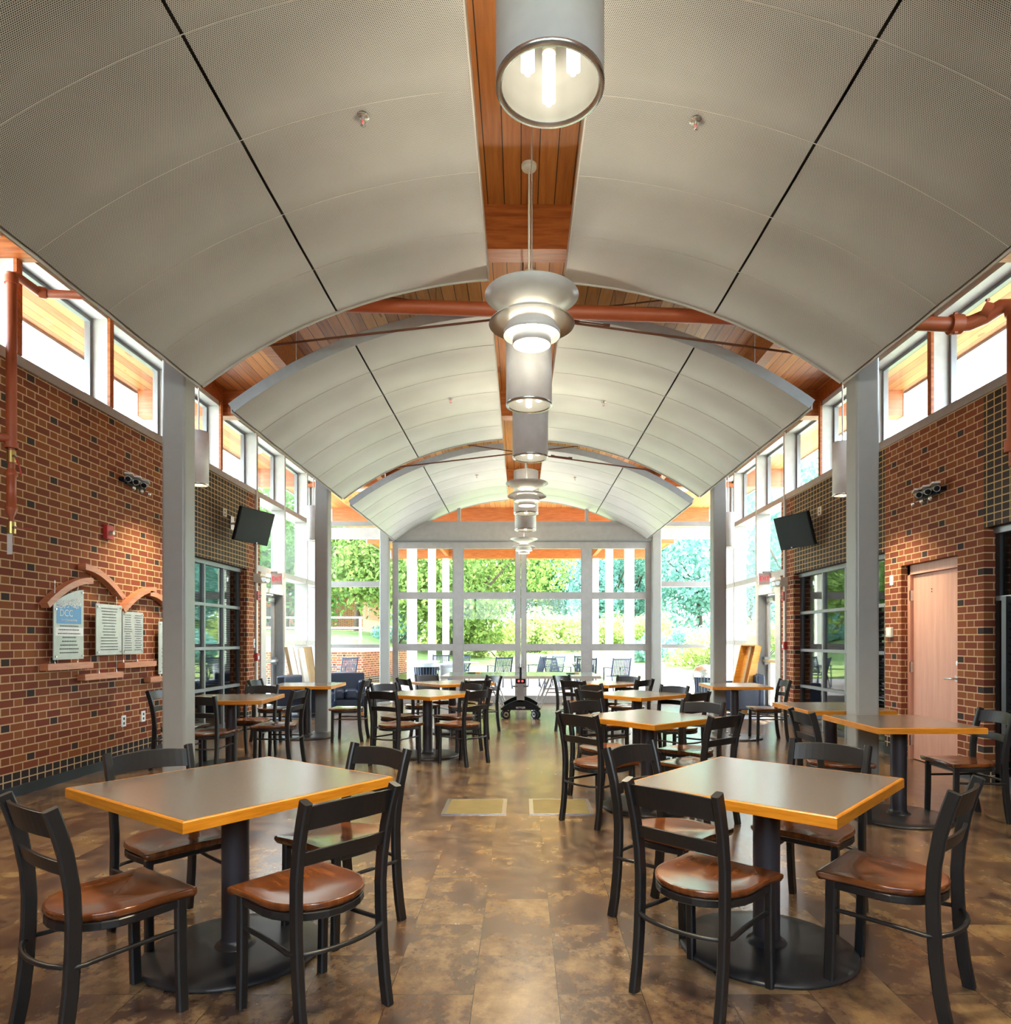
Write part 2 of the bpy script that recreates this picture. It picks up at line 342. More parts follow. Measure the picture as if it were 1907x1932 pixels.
wall(-1); wall(1)
b = MB(); b.box(-XW-.25, XW+.25, YB-.25, YB, 0, 2.4, 'brick'); b.box(-XW-.25, -3.7, YB-.25, YB, 2.4, 3.7, 'brick'); b.box(3.7, XW+.25, YB-.25, YB, 2.4, 3.7, 'brick'); b.box(-XW-.25, XW+.25, YB-.25, YB, 3.7, CZ-.001, 'brick')
for k in range(6): b.box(-3.7+k*1.48-.04, -3.7+k*1.48+.04, YB-.2, YB-.08, 2.4, 3.7, 'alu')
b.box(-3.7, 3.7, YB-.145, YB-.135, 2.4, 3.7, 'glass'); struct('wall_back', b)  # unseen rear wall; window band added to fill light on the nearest objects
wi = [0]
def window(b, panes=None, name=None):
    wi[0] += 1
    o = struct('window_%d' % wi[0], b)
    if panes: panes.build('pane', o, 'glass')
    return o
def side_glazing(s):
    Z = SILL[s]; xi, xo = XW, XW+DX
    # high windows, one per bay between the deep fins
    fins = FINS+[15.17]
    for k in range(len(fins)-1):
        y0, y1 = fins[k], fins[k+1]; b = MB(); g = MB()
        full = y0 > 11.5
        zb = 0 if full else Z
        b.box(*xs(s, xi-.0, xo+.03), y0-.03, y0+.03, zb, HEAD, 'white')
        b.box(*xs(s, xi-.03, xi), y0-.035, y0+.035, zb, HEAD, 'beam' if not full else 'white')
        b.box(*xs(s, xo-.03, xo+.03), y0+.03, y0+.07, Z, HEAD, 'dframe'); b.box(*xs(s, xo-.03, xo+.03), y1-.07, y1-.03, Z, HEAD, 'dframe')
        b.box(*xs(s, xi, xo+.03), y0+.03, y1-.03, HEAD-.07, HEAD, 'white')
        b.box(*xs(s, xo-.03, xo+.03), y0+.07, y1-.07, HEAD-.11, HEAD-.07, 'dframe')
        g.box(*xs(s, xo-.005, xo+.005), y0+.06, y1-.06, Z, HEAD-.1, 'glass')
        if full:
            zt = 2.60 if s < 0 else 2.53
            door = y0 < 12
            b.box(*xs(s, xi-.02, xo+.03), y0, y1, zt-.05, zt+.05, 'white')
            g.box(*xs(s, xo-.005, xo+.005), y0+.03, y1-.03, zt+.05, Z-.09, 'glass')
            if door:
                b.box(*xs(s, xi-.02, xo+.03), 11.765, 12.0, 0, zt-.05, 'white'); b.box(*xs(s, xi-.0, xo+.03), 12.0, y1-.03, 2.22, 2.30, 'white')
                g.box(*xs(s, xo-.005, xo+.005), 12.0, y1-.03, 2.30, zt-.05, 'glass')
            else:
                zm = 1.33; b.box(*xs(s, xi-.02, xo+.03), y0, y1, zm-.045, zm+.045, 'white'); b.box(*xs(s, xi, xo+.03), y0, y1, 0, .12, 'white')
                g.box(*xs(s, xo-.005, xo+.005), y0+.03, y1-.03, zm+.045, zt-.05, 'glass'); g.box(*xs(s, xo-.005, xo+.005), y0+.03, y1-.03, .12, zm-.045, 'glass')
        window(b, g)
side_glazing(-1); side_glazing(1)
for s in (-1, 1):
    b = MB(); b.box(*xs(s, XW, XW+.25), YE-.06, YE+.1, 0, HEAD, 'white'); struct('trim_%d' % (9 if s < 0 else 10), b)

# dim rooms behind the dark shop fronts
def shopfront(s, y0, y1, zt, vs, rows, n, louver=None, blind=False):
    x = XW+.14; b = MB(); g = MB()
    b.box(*xs(s, x-.03, x+.05), y0, y0+.06, 0, zt, 'dark'); b.box(*xs(s, x-.03, x+.05), y1-.06, y1, 0, zt, 'dark')
    b.box(*xs(s, x-.05, x+.05), y0, y1, zt-.06, zt, 'dframe')
    for v in vs: b.box(*xs(s, x-.035, x+.05), v-.022, v+.022, 0, zt-.06, 'dframe')
    for r in rows: b.box(*xs(s, x-.045, x+.05), y0+.03, y1-.03, r-.022, r+.022, 'dframe')
    b.box(*xs(s, x-.03, x+.05), y0, y1, 0, .1, 'dark')
    g.box(*xs(s, x-.004, x+.004), y0+.05, y1-.05, .08, zt-.05, 'dglass')
    wi[0] += 1; o = struct('window_%d' % wi[0], b); g.build('pane', o)
    if louver:
        lb = MB(); l0, l1, a, c = louver
        z = a
        while z < c:
            T = Matrix.Translation((s*(x-.045), (l0+l1)/2, z)) @ Matrix.Rotation(s*radians(38), 4, 'Y'); hy = (l1-l0)/2
            lb.box(-.032, .032, -hy, hy, -.004, .004, 'screen', T); z += .077
        for q in (l0, l1): lb.box(*xs(s, x-.09, x-.02), q-.03, q+.03, a-.07, c+.07, 'dark')
        lb.build('shutter', o)
    if blind:
        lb = MB(); z = .9
        while z < zt-.1: lb.box(*xs(s, x+.09, x+.12), y0+.1, y1-.1, z, z+.017, 'blind'); z += .035
        lb.build('blind', o)
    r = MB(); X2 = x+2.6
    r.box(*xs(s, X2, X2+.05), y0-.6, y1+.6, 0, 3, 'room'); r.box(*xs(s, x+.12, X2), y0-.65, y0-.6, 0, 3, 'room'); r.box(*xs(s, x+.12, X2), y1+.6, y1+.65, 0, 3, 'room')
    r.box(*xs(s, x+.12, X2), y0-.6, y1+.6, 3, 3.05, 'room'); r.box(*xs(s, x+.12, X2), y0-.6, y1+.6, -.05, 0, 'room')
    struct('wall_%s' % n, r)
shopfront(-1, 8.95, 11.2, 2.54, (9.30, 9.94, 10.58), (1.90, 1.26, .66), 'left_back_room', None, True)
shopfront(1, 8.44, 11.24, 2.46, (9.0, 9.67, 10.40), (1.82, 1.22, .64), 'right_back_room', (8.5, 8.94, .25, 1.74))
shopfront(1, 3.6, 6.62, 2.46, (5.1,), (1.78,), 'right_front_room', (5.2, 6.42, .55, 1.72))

# salmon door in the right wall
d = sempty('door_3', (XW+.075, 8.06, 0))
def D(b, n): o = b.build(n, d); return o
b = MB(); b.box(0, .1, -1.04, 0, 2.14, 2.25, 'pink'); b.box(0, .1, -.055, 0, 0, 2.25, 'pink'); b.box(0, .1, -1.04, -.985, 0, 2.25, 'pink'); D(b, 'frame')
leaf = D(B(.035, .075, -.98, -.06, .01, 2.13, m='pink'), 'door_leaf')
b = MB(); b.cyl((.035, -.90, .98), (.0, -.90, .98), .032, 'steel'); b.cyl((.012, -.90, .98), (-.045, -.90, .98), .010, 'steel'); b.sweep([(-.045, -.90, .98), (-.05, -.84, .98), (-.045, -.77, .975)], .02, .014, (0, 0, 1), 'steel', rnd=10); D(b, 'door_handle')
b = MB(); b.cyl((.035, -.90, 1.14), (.012, -.90, 1.14), .026, 'steel'); D(b, 'deadbolt')
for z in (1.9, 1.07, .22): D(B(.0, .04, -.062, -.04, z-.06, z+.06, m='steel'), 'hinge')
D(MB().cyl((.037, -.42, 1.95), (.03, -.42, 1.95), .006, 'ink').cyl((.037, -.42, 1.92), (.03, -.42, 1.92), .006, 'ink'), 'peephole')

# glazed exit doors in both side walls
def exitdoor(s, n):
    d = sempty('door_%d' % n, (s*(XW+DX-.02), 12.0, 0)); y1 = .91
    b = MB(); 
    for a, c in ((0, .10), (y1-.10, y1)): b.box(-.022, .022, a, c, .01, 2.2, 'alu')
    b.box(-.022, .022, .1, y1-.1, .01, .18, 'alu'); b.box(-.022, .022, .1, y1-.1, 2.08, 2.2, 'alu'); b.build('door_leaf', d)
    B(-.004, .004, .1, y1-.1, .18, 2.08, m='glass').build('pane', d)
    b = MB(); b.sweep([(-s*.09, .02, 1.0), (-s*.09, y1-.03, 1.0)], .055, .035, (0, 0, 1), 'steel')
    for q in (.06, y1-.08): b.box(*sorted((0, -s*.09)), q-.03, q+.03, .93, 1.07, 'dframe')
    b.build('push_bar', d)
    b = MB(); b.box(*sorted((-s*.02, -s*.07)), .45, .75, 2.09, 2.15, 'steel'); b.sweep([(-s*.08, .6, 2.17), (-s*.20, .3, 2.19), (-s*.05, .06, 2.2)], .02, .012, (0, 0, 1), 'steel'); b.build('door_closer', d)
    rz = pi/2 if s < 0 else -pi/2
    dec = B(*sorted((-s*.008, -s*.012)), .14, .30, 1.52, 1.80, m='red').build('exit_only_decal', d)
    text('decal_text', 'EXIT', .065, (-s*.014, .22, 1.73), (pi/2, 0, rz), 'wprint', dec, .0005, 'CENTER', 1)
    text('decal_text', 'ONLY', .06, (-s*.014, .22, 1.59), (pi/2, 0, rz), 'wprint', dec, .0005)
    b = MB(); b.box(*xs(s, XW, XW+.15), 12.90, 12.94, 0, 2.22, 'dframe'); b.build('door_jamb', None)['kind'] = 'structure'
    # illuminated sign in the transom
    e = thing('exit_sign', 'clear exit sign with red letters hanging above the %s side door' % ('left' if s < 0 else 'right'), 'sign', (s*(XW-.12), 12.25, 2.47))
    B(-.10, .10, -.012, .012, -.10, .10, m='exitp').build('sign_panel', e)
    text('letters', 'EXIT', .105, (0, -.016, 0), (pi/2, 0, 0), 'exitr', e, .001, 'CENTER', .8)
    b = MB().box(-.02, .02, -.03, .03, .09, .13, 'alu'); b.box(*sorted((-.02, s*.17)), -.02, .02, .10, .13, 'alu'); b.build('bracket', e)
    # emergency light on the pier
    e = thing('emergency_light', 'white twin emergency light box at the %s end of the brick pier' % ('left' if s < 0 else 'right'), 'light', (s*(XW-.06), 11.62, 2.42 if s < 0 else 2.36))
    B(-.06, .06, -.15, .15, -.07, .07, m='ivoryp').build('housing', e)
    for q in (-1, 1): MB().cyl((-s*.06, q*.09, -.01), (-s*.10, q*.09-.03, -.02), .05, 'ivoryp', .055).cyl((-s*.10, q*.09-.03, -.02), (-s*.104, q*.09-.033, -.02), .045, 'steel').build('lamp_head', e)
exitdoor(-1, 1); exitdoor(1, 2)

# far glass wall
def endwall():
    y0, y1 = YE-.05, YE+.09
    b = MB()
    b.box(-XW, XW, y0, y1, 3.90, 4.0, 'alu'); b.box(-2.9, 2.9, y0-.04, y1, 3.57, 3.90, 'alu'); b.box(-2.9, 2.9, y0-.06, y1, 3.55, 3.58, 'dframe')
    b.box(-XW, -2.9, y0, y1, 3.62, 3.86, 'wpost'); b.box(2.9, XW, y0, y1, 3.62, 3.86, 'wpost')
    for x in (-1.36, 1.46): b.box(x-.035, x+.035, y0, y1, 4.0, CZ-.38, 'alu')
    struct('wall_far', b)
    g = B(-XW, XW, YE+.015, YE+.025, 4.0, CZ-.38, m='glass'); wi[0] += 1; struct('window_%d' % wi[0], g)
    # four folding panels
    xsn = [-2.72, -1.40, -.035]; 
    def panel(xa, xb, n):
        w = sempty('door_%d' % n, (0, YE, 0)); f = MB(); g = MB(); st = .11
        zz = [(0, .16), (1.15, 1.30), (2.29, 2.44), (3.40, 3.545)]
        for z0, z1 in zz: f.box(xa+st, xb-st, -.03, .03, z0, z1, 'alu')
        for a, c in ((xa, xa+st), (xb-st, xb)): f.box(a, c, -.035, .035, 0, 3.545, 'alu')
        for k in range(3):
            z0, z1 = zz[k][1], zz[k+1][0]
            g.box(xa+st, xb-st, -.004, .004, z0, z1, 'glass')
            for q in (xa+st, xb-st-.012): f.box(q, q+.012, -.038, .038, z0, z1, 'dframe')
        f.build('door_frame', w); g.build('pane', w); return w
    for k, (xa, xb) in enumerate(((-2.82, -1.375), (-1.375, .0), (.01, 1.455), (1.455, 2.87))):
        w = panel(xa, xb, 4+k)
        if k in (1, 2):
            x = xb-.05 if k == 1 else xa+.05
            MB().sweep([(x, -.04, .78), (x, -.08, .8), (x, -.08, 1.1), (x, -.04, 1.12)], .016, .016, (1, 0, 0), 'dframe').build('door_handle', w)
    # side lights
    for s in (-1, 1):
        b = MB(); g = MB()
        for z0, z1 in ((0, .14), (1.21, 1.29), (2.56, 2.68)): b.box(*xs(s, 3.1, XW), y0, y1, z0, z1, 'alu')
        for z0, z1 in ((.14, 1.21), (1.29, 2.56), (2.68, 3.62)): g.box(*xs(s, 3.1, XW), YE+.015, YE+.025, z0, z1, 'glass')
        window(b, g)
endwall()

# steel columns
def column(x, y, label, top=CZ-.3, w=.2, mat='col'):
    t = thing('column', label, 'column', (x, y, 0), 0, 'square steel columns of the hall' if mat == 'col' else 'white posts of the outdoor canopy')
    b = MB(); r = .022; pts = []
    for cx, cy, a0 in ((w-r, w-r, 0), (r, w-r, 90), (r, r, 180), (w-r, r, 270)):
        for k in range(4): a = radians(a0+k*30); pts.append((cx+r*cos(a), cy+r*sin(a)))
    b.prism(pts, 0.012, top); b.build('shaft', t, mat)
    B(-.03, w+.03, -.03, w+.03, 0, .012, m=mat).build('base_plate', t)
    return t
M['lam'].node_tree.nodes['Principled BSDF'].inputs['Coat Weight'].default_value = .6; M['lam'].node_tree.nodes['Principled BSDF'].inputs['Coat Roughness'].default_value = .2
nm = {0: 'nearest', 1: 'second', 2: 'third'}
for i, y in enumerate(CY):
    for s in (-1, 1):
        x = -2.88-.2 if s < 0 else 2.88
        side = 'left' if s < 0 else 'right'
        lab = ('nearest tall grey steel column on the %s, full width of its face visible' % side, 'second grey steel column on the %s, rising through the table top line' % side,
               'grey steel column at the %s end of the far glass doors' % side)[i]
        column(x, y, lab)
for i, y in enumerate((19.4, 23.8, 28.2)):
    for s in (-1, 1):
        x = -2.95-.25 if s < 0 else 2.95
        column(x, y, '%s white canopy post outside on the %s, seen through the far glass' % (('nearest', 'middle', 'farthest')[i], 'left' if s < 0 else 'right'), CZ-.38, .25, 'wpost')

# ------------------------------------------------------------------ curved perforated ceiling canopies
RC = 4.65; ZA = {-1: 4.515, 1: 4.49}
def canopy(bay, y0, s):
    side = 'left' if s < 0 else 'right'
    t = thing('ceiling_canopy', '%s arched perforated metal canopy hanging %s of the central gap' % (('nearest', 'middle', 'farthest')[bay], side), 'ceiling panel', (0, y0, 0), 0, 'arched perforated canopies')
    zc = ZA[s]-RC; xa, xm, xb = (.32, 1.645, 2.80) if s < 0 else (.33, 1.62, 2.72)
    if s < 0: xa, xm, xb = .325, 1.635, 2.80
    npan = 6; wd = 4.1/npan; cx = .05
    def P(x, y, dr=0):
        a = math.asin(x/RC); return Vector((cx+s*(RC+dr)*sin(a), y, zc+(RC+dr)*cos(a)))
    for (u0, u1) in ((xa, xm-.008), (xm+.008, xb)):
        nx = 22; vs = []; uv = []; ny = npan*5
        for j in range(ny+1):
            tt = j/5; f = tt-math.floor(tt) if j < ny else 1.0
            dr = -.014*sin(pi*f) if 0 < f < 1 else 0.0
            for i in range(nx+1):
                x = u0+(u1-u0)*i/nx; vs.append(P(x, tt*wd, dr)); uv.append((RC*math.asin(x/RC), tt*wd))
        me = bpy.data.meshes.new('perforated_panel')
        fs = []
        for j in range(ny):
            for i in range(nx):
                q = j*(nx+1)+i; fs.append((q, q+1, q+nx+2, q+nx+1))
        n0 = len(vs); vs2 = [v+Vector((0, 0, .05)) for v in vs]; fs2 = [tuple(k+n0 for k in f[::-1]) for f in fs]
        me.from_pydata(vs+vs2, [], fs+fs2); me.materials.append(M['perf']); me.materials.append(M['sheetm'])
        me.polygons.foreach_set('material_index', [0]*len(fs)+[1]*len(fs2)); me.polygons.foreach_set('use_smooth', [True]*(2*len(fs)))
        ul = me.uv_layers.new(name='UVMap'); alluv = uv+uv
        for lp in me.loops: ul.data[lp.index].uv = alluv[lp.vertex_index]
        # seams stay crisp
        me.update(); o = bpy.data.objects.new('perforated_panel', me); COL.objects.link(o); o.parent = t
    # thin rolled edge all round
    e = MB(); L = 4.1
    for y in (0, L): e.sweep([P(xa+(xb-xa)*i/20, y, .035) for i in range(21)], .012, .10, (0, 1, 0), 'sheetm' if y == 0 else 'white')
    for x in (xa, xb): e.sweep([P(x, 0, .035), P(x, L, .035)], .10, .012, (0, 0, 1), 'white')
    e.build('edge_trim', t)
    sm = MB()
    for k in range(1, npan): sm.sweep([P(xa+(xb-xa)*i/20, k*wd, -.001) for i in range(21)], .0035, .0035, (0, 1, 0), 'white')
    sm.sweep([P(xm, 0, .012), P(xm, L, .012)], .022, .01, (s, 0, 0), 'dark'); sm.build('seam', t)
    hr = MB()
    for x in (.9, 2.3):
        for y in (.4, 3.7): p = P(x, y, .05); hr.cyl(p, (p.x, p.y, CZ), .006, 'steel', n=8)
    hr.build('hanger_rod', t)
    return P
CB = (1.86, 6.60, 11.20); PF = {}
for bay, y0 in enumerate(CB):
    for s in (-1, 1): PF[bay, s] = canopy(bay, y0, s)
# sprinkler heads in the canopies
def sprinkler(x, y, bay, s):
    zc = ZA[s]-RC; xx = abs(x-.05); z = zc+sqrt(RC*RC-xx*xx)-.012
    t = thing('ceiling_sprinkler', 'chrome sprinkler head in the %s %s ceiling canopy' % (('nearest', 'middle', 'farthest')[bay], 'left' if s < 0 else 'right'), 'sprinkler', (x, y, z), 0, 'ceiling sprinkler heads')
    b = MB(); b.lathe([(.0, .0), (.034, -.002), (.037, .002), (.03, .006)], (0, 0, 0), 'steel', 24); b.build('escutcheon', t)
    b = MB(); b.cyl((0, 0, 0), (0, 0, -.02), .010, 'steel')
    for q in (-1, 1): b.sweep([(q*.008, 0, -.015), (q*.016, 0, -.03), (q*.004, 0, -.048)], .004, .004, (0, 1, 0), 'steel')
    b.cyl((0, 0, -.016), (0, 0, -.045), .0035, 'redl', n=8); b.build('frame', t)
    MB().lathe([(0, -.048), (.014, -.048), (.016, -.050), (0, -.052)], (0, 0, 0), 'steel', 16).build('deflector', t)
for bay, pts in enumerate((((-.91, 3.98), (1.01, 3.98)), ((-.88, 8.65), (1.04, 8.65)), ((-.81, 12.7), (1.0, 12.7)))):
    sprinkler(*pts[0], bay, -1); sprinkler(*pts[1], bay, 1)

# tie rods and hub in the gaps between canopies
for i, y in enumerate((6.34, 10.95)):
    t = thing('tie_rod_brace', '%s crossing of thin brown tie rods between the arched canopies' % ('nearer' if i == 0 else 'farther'), 'brace', (.02, y, 4.36), 0, 'tie rod braces')
    for s in (-1, 1):
        dz = 0 if s < 0 else -.06
        MB().cyl((0, 0, 0), (s*2.9, -.02, -.34+dz), .011, 'rod', n=8).build('rod', t)
        MB().cyl((0, 0, 0), (s*2.2, .03, .33+dz), .008, 'rod', n=8).build('rod', t)
        if s > 0:
            b = MB(); 
            for q in (-1, 1): b.box(.55, .78, -.02, -.012 if q < 0 else .02, 0, 0, 'rod') if False else b.cyl((.50, q*.018, -.055), (.76, q*.018, -.085), .006, 'rod', n=8)
            b.cyl((.46, 0, -.05), (.52, 0, -.06), .02, 'rod', n=10); b.cyl((.74, 0, -.085), (.80, 0, -.09), .02, 'rod', n=10); b.build('turnbuckle', t)
    MB().cyl((0, -.02, 0), (0, .02, 0), .05, 'rod').build('hub', t)
    MB().cyl((0, 0, 0), (0, 0, CZ-4.375), .007, 'rod', n=8).build('rod', t)

# ------------------------------------------------------------------ pipes
t = thing('sprinkler_main', 'thick brown sprinkler main crossing above the canopies and down the right wall', 'pipe', (0, 6.2, 0))
b = MB(); b.cyl((-3.3, 0, 4.455), (3.9, 0, 4.22), .062, 'pipe', n=20); b.sweep([(3.9, 0, 4.22), (4.02, -.02, 4.22), (4.12, -.08, 4.25), (4.22, -.15, 4.31), (4.27, -.19, 4.30), (4.29, -.20, 4.22)], .13, .13, (0, 0, 1), 'pipe', rnd=16)
b.cyl((4.29, -.20, 4.24), (4.29, -.20, 3.05), .05, 'pipe', n=20); b.build('pipe', t)
for a, c, r in (((3.86, 0, 4.22), (3.96, -.005, 4.22), .085), ((4.10, -.07, 4.305), (4.16, -.10, 4.27), .085), ((4.29, -.2, 3.12), (4.29, -.2, 3.02), .07)):
    bb = MB(); bb.cyl(a, c, r, 'pipe'); bb.cyl((a[0]+.02, a[1]-.03, a[2]+r), (a[0]+.05, a[1]-.03, a[2]+r+.005), .012, 'pipe'); bb.cyl((a[0]+.02, a[1]-.03, a[2]-r), (a[0]+.05, a[1]-.03, a[2]-r), .012, 'pipe'); bb.build('coupling', t)
MB().cyl((4.29, -.2, 3.02), (4.29, -.2, 2.9), .035, 'pipe').build('reducer', t)
t = thing('sprinkler_drop', 'red brown pipe with two valves running down the left brick wall', 'pipe', (-4.30, 5.82, 0))
b = MB(); b.cyl((0, 0, 4.48), (0, 0, 3.0), .040, 'pipe'); b.sweep([(0, 0, 4.42), (0, .02, 4.47), (0, .06, 4.49), (.0, .36, 4.49)], .072, .072, (1, 0, 0), 'pipe', rnd=14)
b.cyl((0, .36, 4.49), (1.0, .38, 4.455), .036, 'pipe'); b.cyl((0, 0, 3.08), (-.12, -.1, 3.08), .04, 'pipe'); b.cyl((0, 0, 3.0), (0, 0, 2.78), .026, 'pipe'); b.build('pipe', t)
for p, q, r in (((0, 0, 4.39), (0, 0, 4.45), .052), ((0, .33, 4.49), (.05, .36, 4.49), .05), ((0, 0, 3.0), (0, 0, 3.05), .05)): MB().cyl(p, q, r, 'pipe').build('coupling', t)
b = MB(); b.lathe([(.02, 2.84), (.045, 2.79), (.047, 2.77), (.036, 2.76), (.036, 2.52), (.046, 2.51), (.046, 2.48), (.02, 2.42), (.02, 2.36)], (0, 0, 0), 'pipe', 24); b.build('drain_chamber', t)
for z, dz in ((2.93, -.16), (2.33, -.01)):
    v = MB().cyl((0, 0, z+.05), (0, 0, z-.05), .034, 'brass').build('valve', t)
    MB().cyl((.03, -.02, z), (.06, -.03, z), .012, 'steel').sweep([(.055, -.03, z), (.08, -.02, z+dz*.5), (.085 if dz < -.1 else .17, 0, z+dz)], .018, .006, (0, 1, 0), 'red').build('lever', v)
B(.0, .045, -.05, -.048, 2.10, 2.27, m='paper').build('paper_tag', t)

# ------------------------------------------------------------------ pendant lamps
def light(name, kind, loc, energy, color, parent=None, **kw):
    l = bpy.data.lights.new(name, kind); l.energy = energy; l.color = color
    for k, v in kw.items(): setattr(l, k, v)
    o = bpy.data.objects.new(name, l); COL.objects.link(o); o.location = loc
    if parent: o.parent = parent
    return o
WARM = (1, .87, .62)
def cylinder_pendant(loc, label, d=.36, h=.62, tilt=0, en=26, group='tube pendants along the centre line', rod=True):
    x, y, z = loc; r = d/2
    t = thing('pendant_lamp', label, 'lamp', loc, 0, group)
    b = MB(); b.lathe([(r*.93, .0), (r, .0), (r, h), (.03, h), (.03, h-.01)], (0, 0, 0), 'tube', 48); b.build('housing', t)
    b = MB(); b.lathe([(r*.90, .002), (r*.88, .12), (r*.80, .13), (r*.78, .255), (.0, .26)], (0, 0, 0), 'inner', 48); b.build('reflector', t)
    MB().lathe([(r*.89, .004), (r*.91, -.004), (r*1.005, -.004), (r*1.01, .012)], (0, 0, 0), 'steel', 48).build('rim', t)
    for k in range(3):
        a = radians(90+120*k); c = (.48*r*cos(a), .48*r*sin(a)); q = MB()
        q.cyl((c[0], c[1], .26), (c[0], c[1], .185), .024, 'ivoryp')
        for m in range(4): q.cyl((c[0]+.013*cos(m*pi/2), c[1]+.013*sin(m*pi/2), .19), (c[0]+.013*cos(m*pi/2), c[1]+.013*sin(m*pi/2), .018), .0095, 'bulb', n=8)
        q.build('fluorescent_bulb', t)
    if rod:
        MB().cyl((0, 0, h), (0, 0, CZ-z-.03), .0085, 'ivory', n=10).build('stem', t)
        MB().lathe([(0, CZ-z-.035), (.055, CZ-z-.035), (.06, CZ-z-.025), (.06, CZ-z-.001)], (0, 0, 0), 'ivory', 28).build('ceiling_canopy_cap', t)
    light('downlight', 'SPOT', (0, 0, .004), en, WARM, t, spot_size=radians(125), spot_blend=.8, shadow_soft_size=.10)
    return t
names = ['huge grey tube pendant lamp at the top of the view, bulbs visible inside', 'tube pendant lamp directly behind the nearest disc lamp', 'tube pendant lamp second behind the nearest disc lamp',
         'tube pendant lamp directly behind the middle disc lamp', 'tube pendant lamp second behind the middle disc lamp']
cylinder_pendant((.09, .75, 3.225), 'unseen tube pendant lamp added just above and before the camera for fill light', en=80)  # unseen lamp continuing the row, added as warm fill for the near area
for (x, y), nme in zip(((.098, 2.30), (.066, 5.42), (.098, 6.98), (.078, 10.06), (.08, 11.55)), names): cylinder_pendant((x, y, 3.225), nme, en=110)
def disc_pendant(loc, label):
    x, y, z = loc; t = thing('disc_pendant_lamp', label, 'lamp', loc, 0, 'layered disc pendants along the centre line')
    MB().lathe([(.258, .285), (.262, .282), (.20, .255), (.13, .228), (.065, .205), (.062, .209), (.125, .233), (.195, .260), (.258, .289), (.258, .285)], (0, 0, 0), 'ivory', 56).build('upper_shade', t)
    MB().lathe([(.236, .125), (.239, .122), (.19, .152), (.13, .165), (.10, .166), (.10, .170), (.14, .170), (.195, .157), (.236, .128), (.236, .125)], (0, 0, 0), 'ivory', 56).build('middle_shade', t)
    MB().lathe([(.157, .060), (.160, .060), (.157, .085), (.140, .12), (.11, .15), (.105, .146), (.135, .115), (.152, .083), (.157, .060)], (0, 0, 0), 'ivory', 48).build('lower_shade', t)
    MB().lathe([(.105, .008), (.107, .008), (.107, .075), (.104, .075), (.105, .008)], (0, 0, 0), 'ivory', 40).build('inner_ring', t)
    MB().lathe([(0, .022), (.1035, .022)], (0, 0, 0), 'glow', 32, False).build('bottom_diffuser', t)
    MB().lathe([(.109, .085), (.146, .085)], (0, 0, 0), 'glow', 32, False).build('ring_diffuser', t)
    MB().lathe([(.04, .165), (.075, .172), (.088, .182), (.075, .194), (.04, .198)], (0, 0, 0), 'glow', 32).build('glow_core', t)
    MB().lathe([(.112, .146), (.118, .150), (.112, .156)], (0, 0, 0), 'glow', 32).build('glow_band', t)
    MB().cyl((0, 0, .03), (0, 0, .24), .03, 'ivory').build('socket', t)
    MB().cyl((0, 0, .24), (0, 0, CZ-z-.02), .0045, 'steel', n=8).build('stem', t)
    MB().lathe([(0, CZ-z-.035), (.055, CZ-z-.035), (.06, CZ-z-.025), (.06, CZ-z-.001)], (0, 0, 0), 'ivory', 28).build('ceiling_cap', t)
    light('downlight', 'SPOT', (0, 0, .0), 40, WARM, t, spot_size=radians(140), spot_blend=.9, shadow_soft_size=.09)
    light('uplight', 'POINT', (0, 0, .30), 24, (1, .88, .66), t, shadow_soft_size=.06)
disc_pendant((.062, 3.84, 3.015), 'nearest layered white disc pendant lamp over the aisle')
disc_pendant((.078, 8.50, 3.03), 'middle layered white disc pendant lamp over the aisle')
disc_pendant((.062, 13.10, 3.02), 'farthest layered white disc pendant lamp in front of the glass doors')
for s, n, zz in ((-1, 'left', .05), (1, 'right', -.07)):
    for y, q in ((3.6, 'out of view'), (8.05, 'near'), (12.5, 'far')):
        q = q if y != 3.6 else 'unseen added front'  # front pair is out of view, added to fill the near aisles
        cylinder_pendant((s*3.76, y, 3.14+zz), '%s pale tube pendant hanging in the %s aisle beside a column' % (q, n),   .22, .62, en=95, group='tube pendants of the side aisles')

# ------------------------------------------------------------------ floor grilles and mat
for x0, x1, lab in ((-.63, -.115, 'left framed brass floor grille in the aisle'), (.07, .585, 'right framed brass floor grille, a chair leg standing in front')):
    t = thing('floor_grille', lab, 'floor vent', (x0, 5.445, 0), 0, 'floor grilles in the aisle'); w = x1-x0; l = .53
    b = MB()
    for a in ((0, w, 0, .02), (0, w, l-.02, l), (0, .035, .02, l-.02), (w-.035, w, .02, l-.02)): b.box(*a, .001, .007, 'steel')
    b.build('frame', t)
    g = MB(); g.box(.035, w-.035, .02, l-.02, .001, .003, 'vent')
    k = .03
    while k < l-.03: g.box(.035, w-.035, k, k+.005, .003, .005, 'vent'); k += .016
    g.build('grille', t)
for s in (-1, 1): tag(B(*xs(s, 3.25, 4.4), 12.0, 12.95, 0.001, .008, m='mat').build('door_mat'), 'grey carpet mat in front of the %s side exit door' % ('left' if s < 0 else 'right'), 'mat')

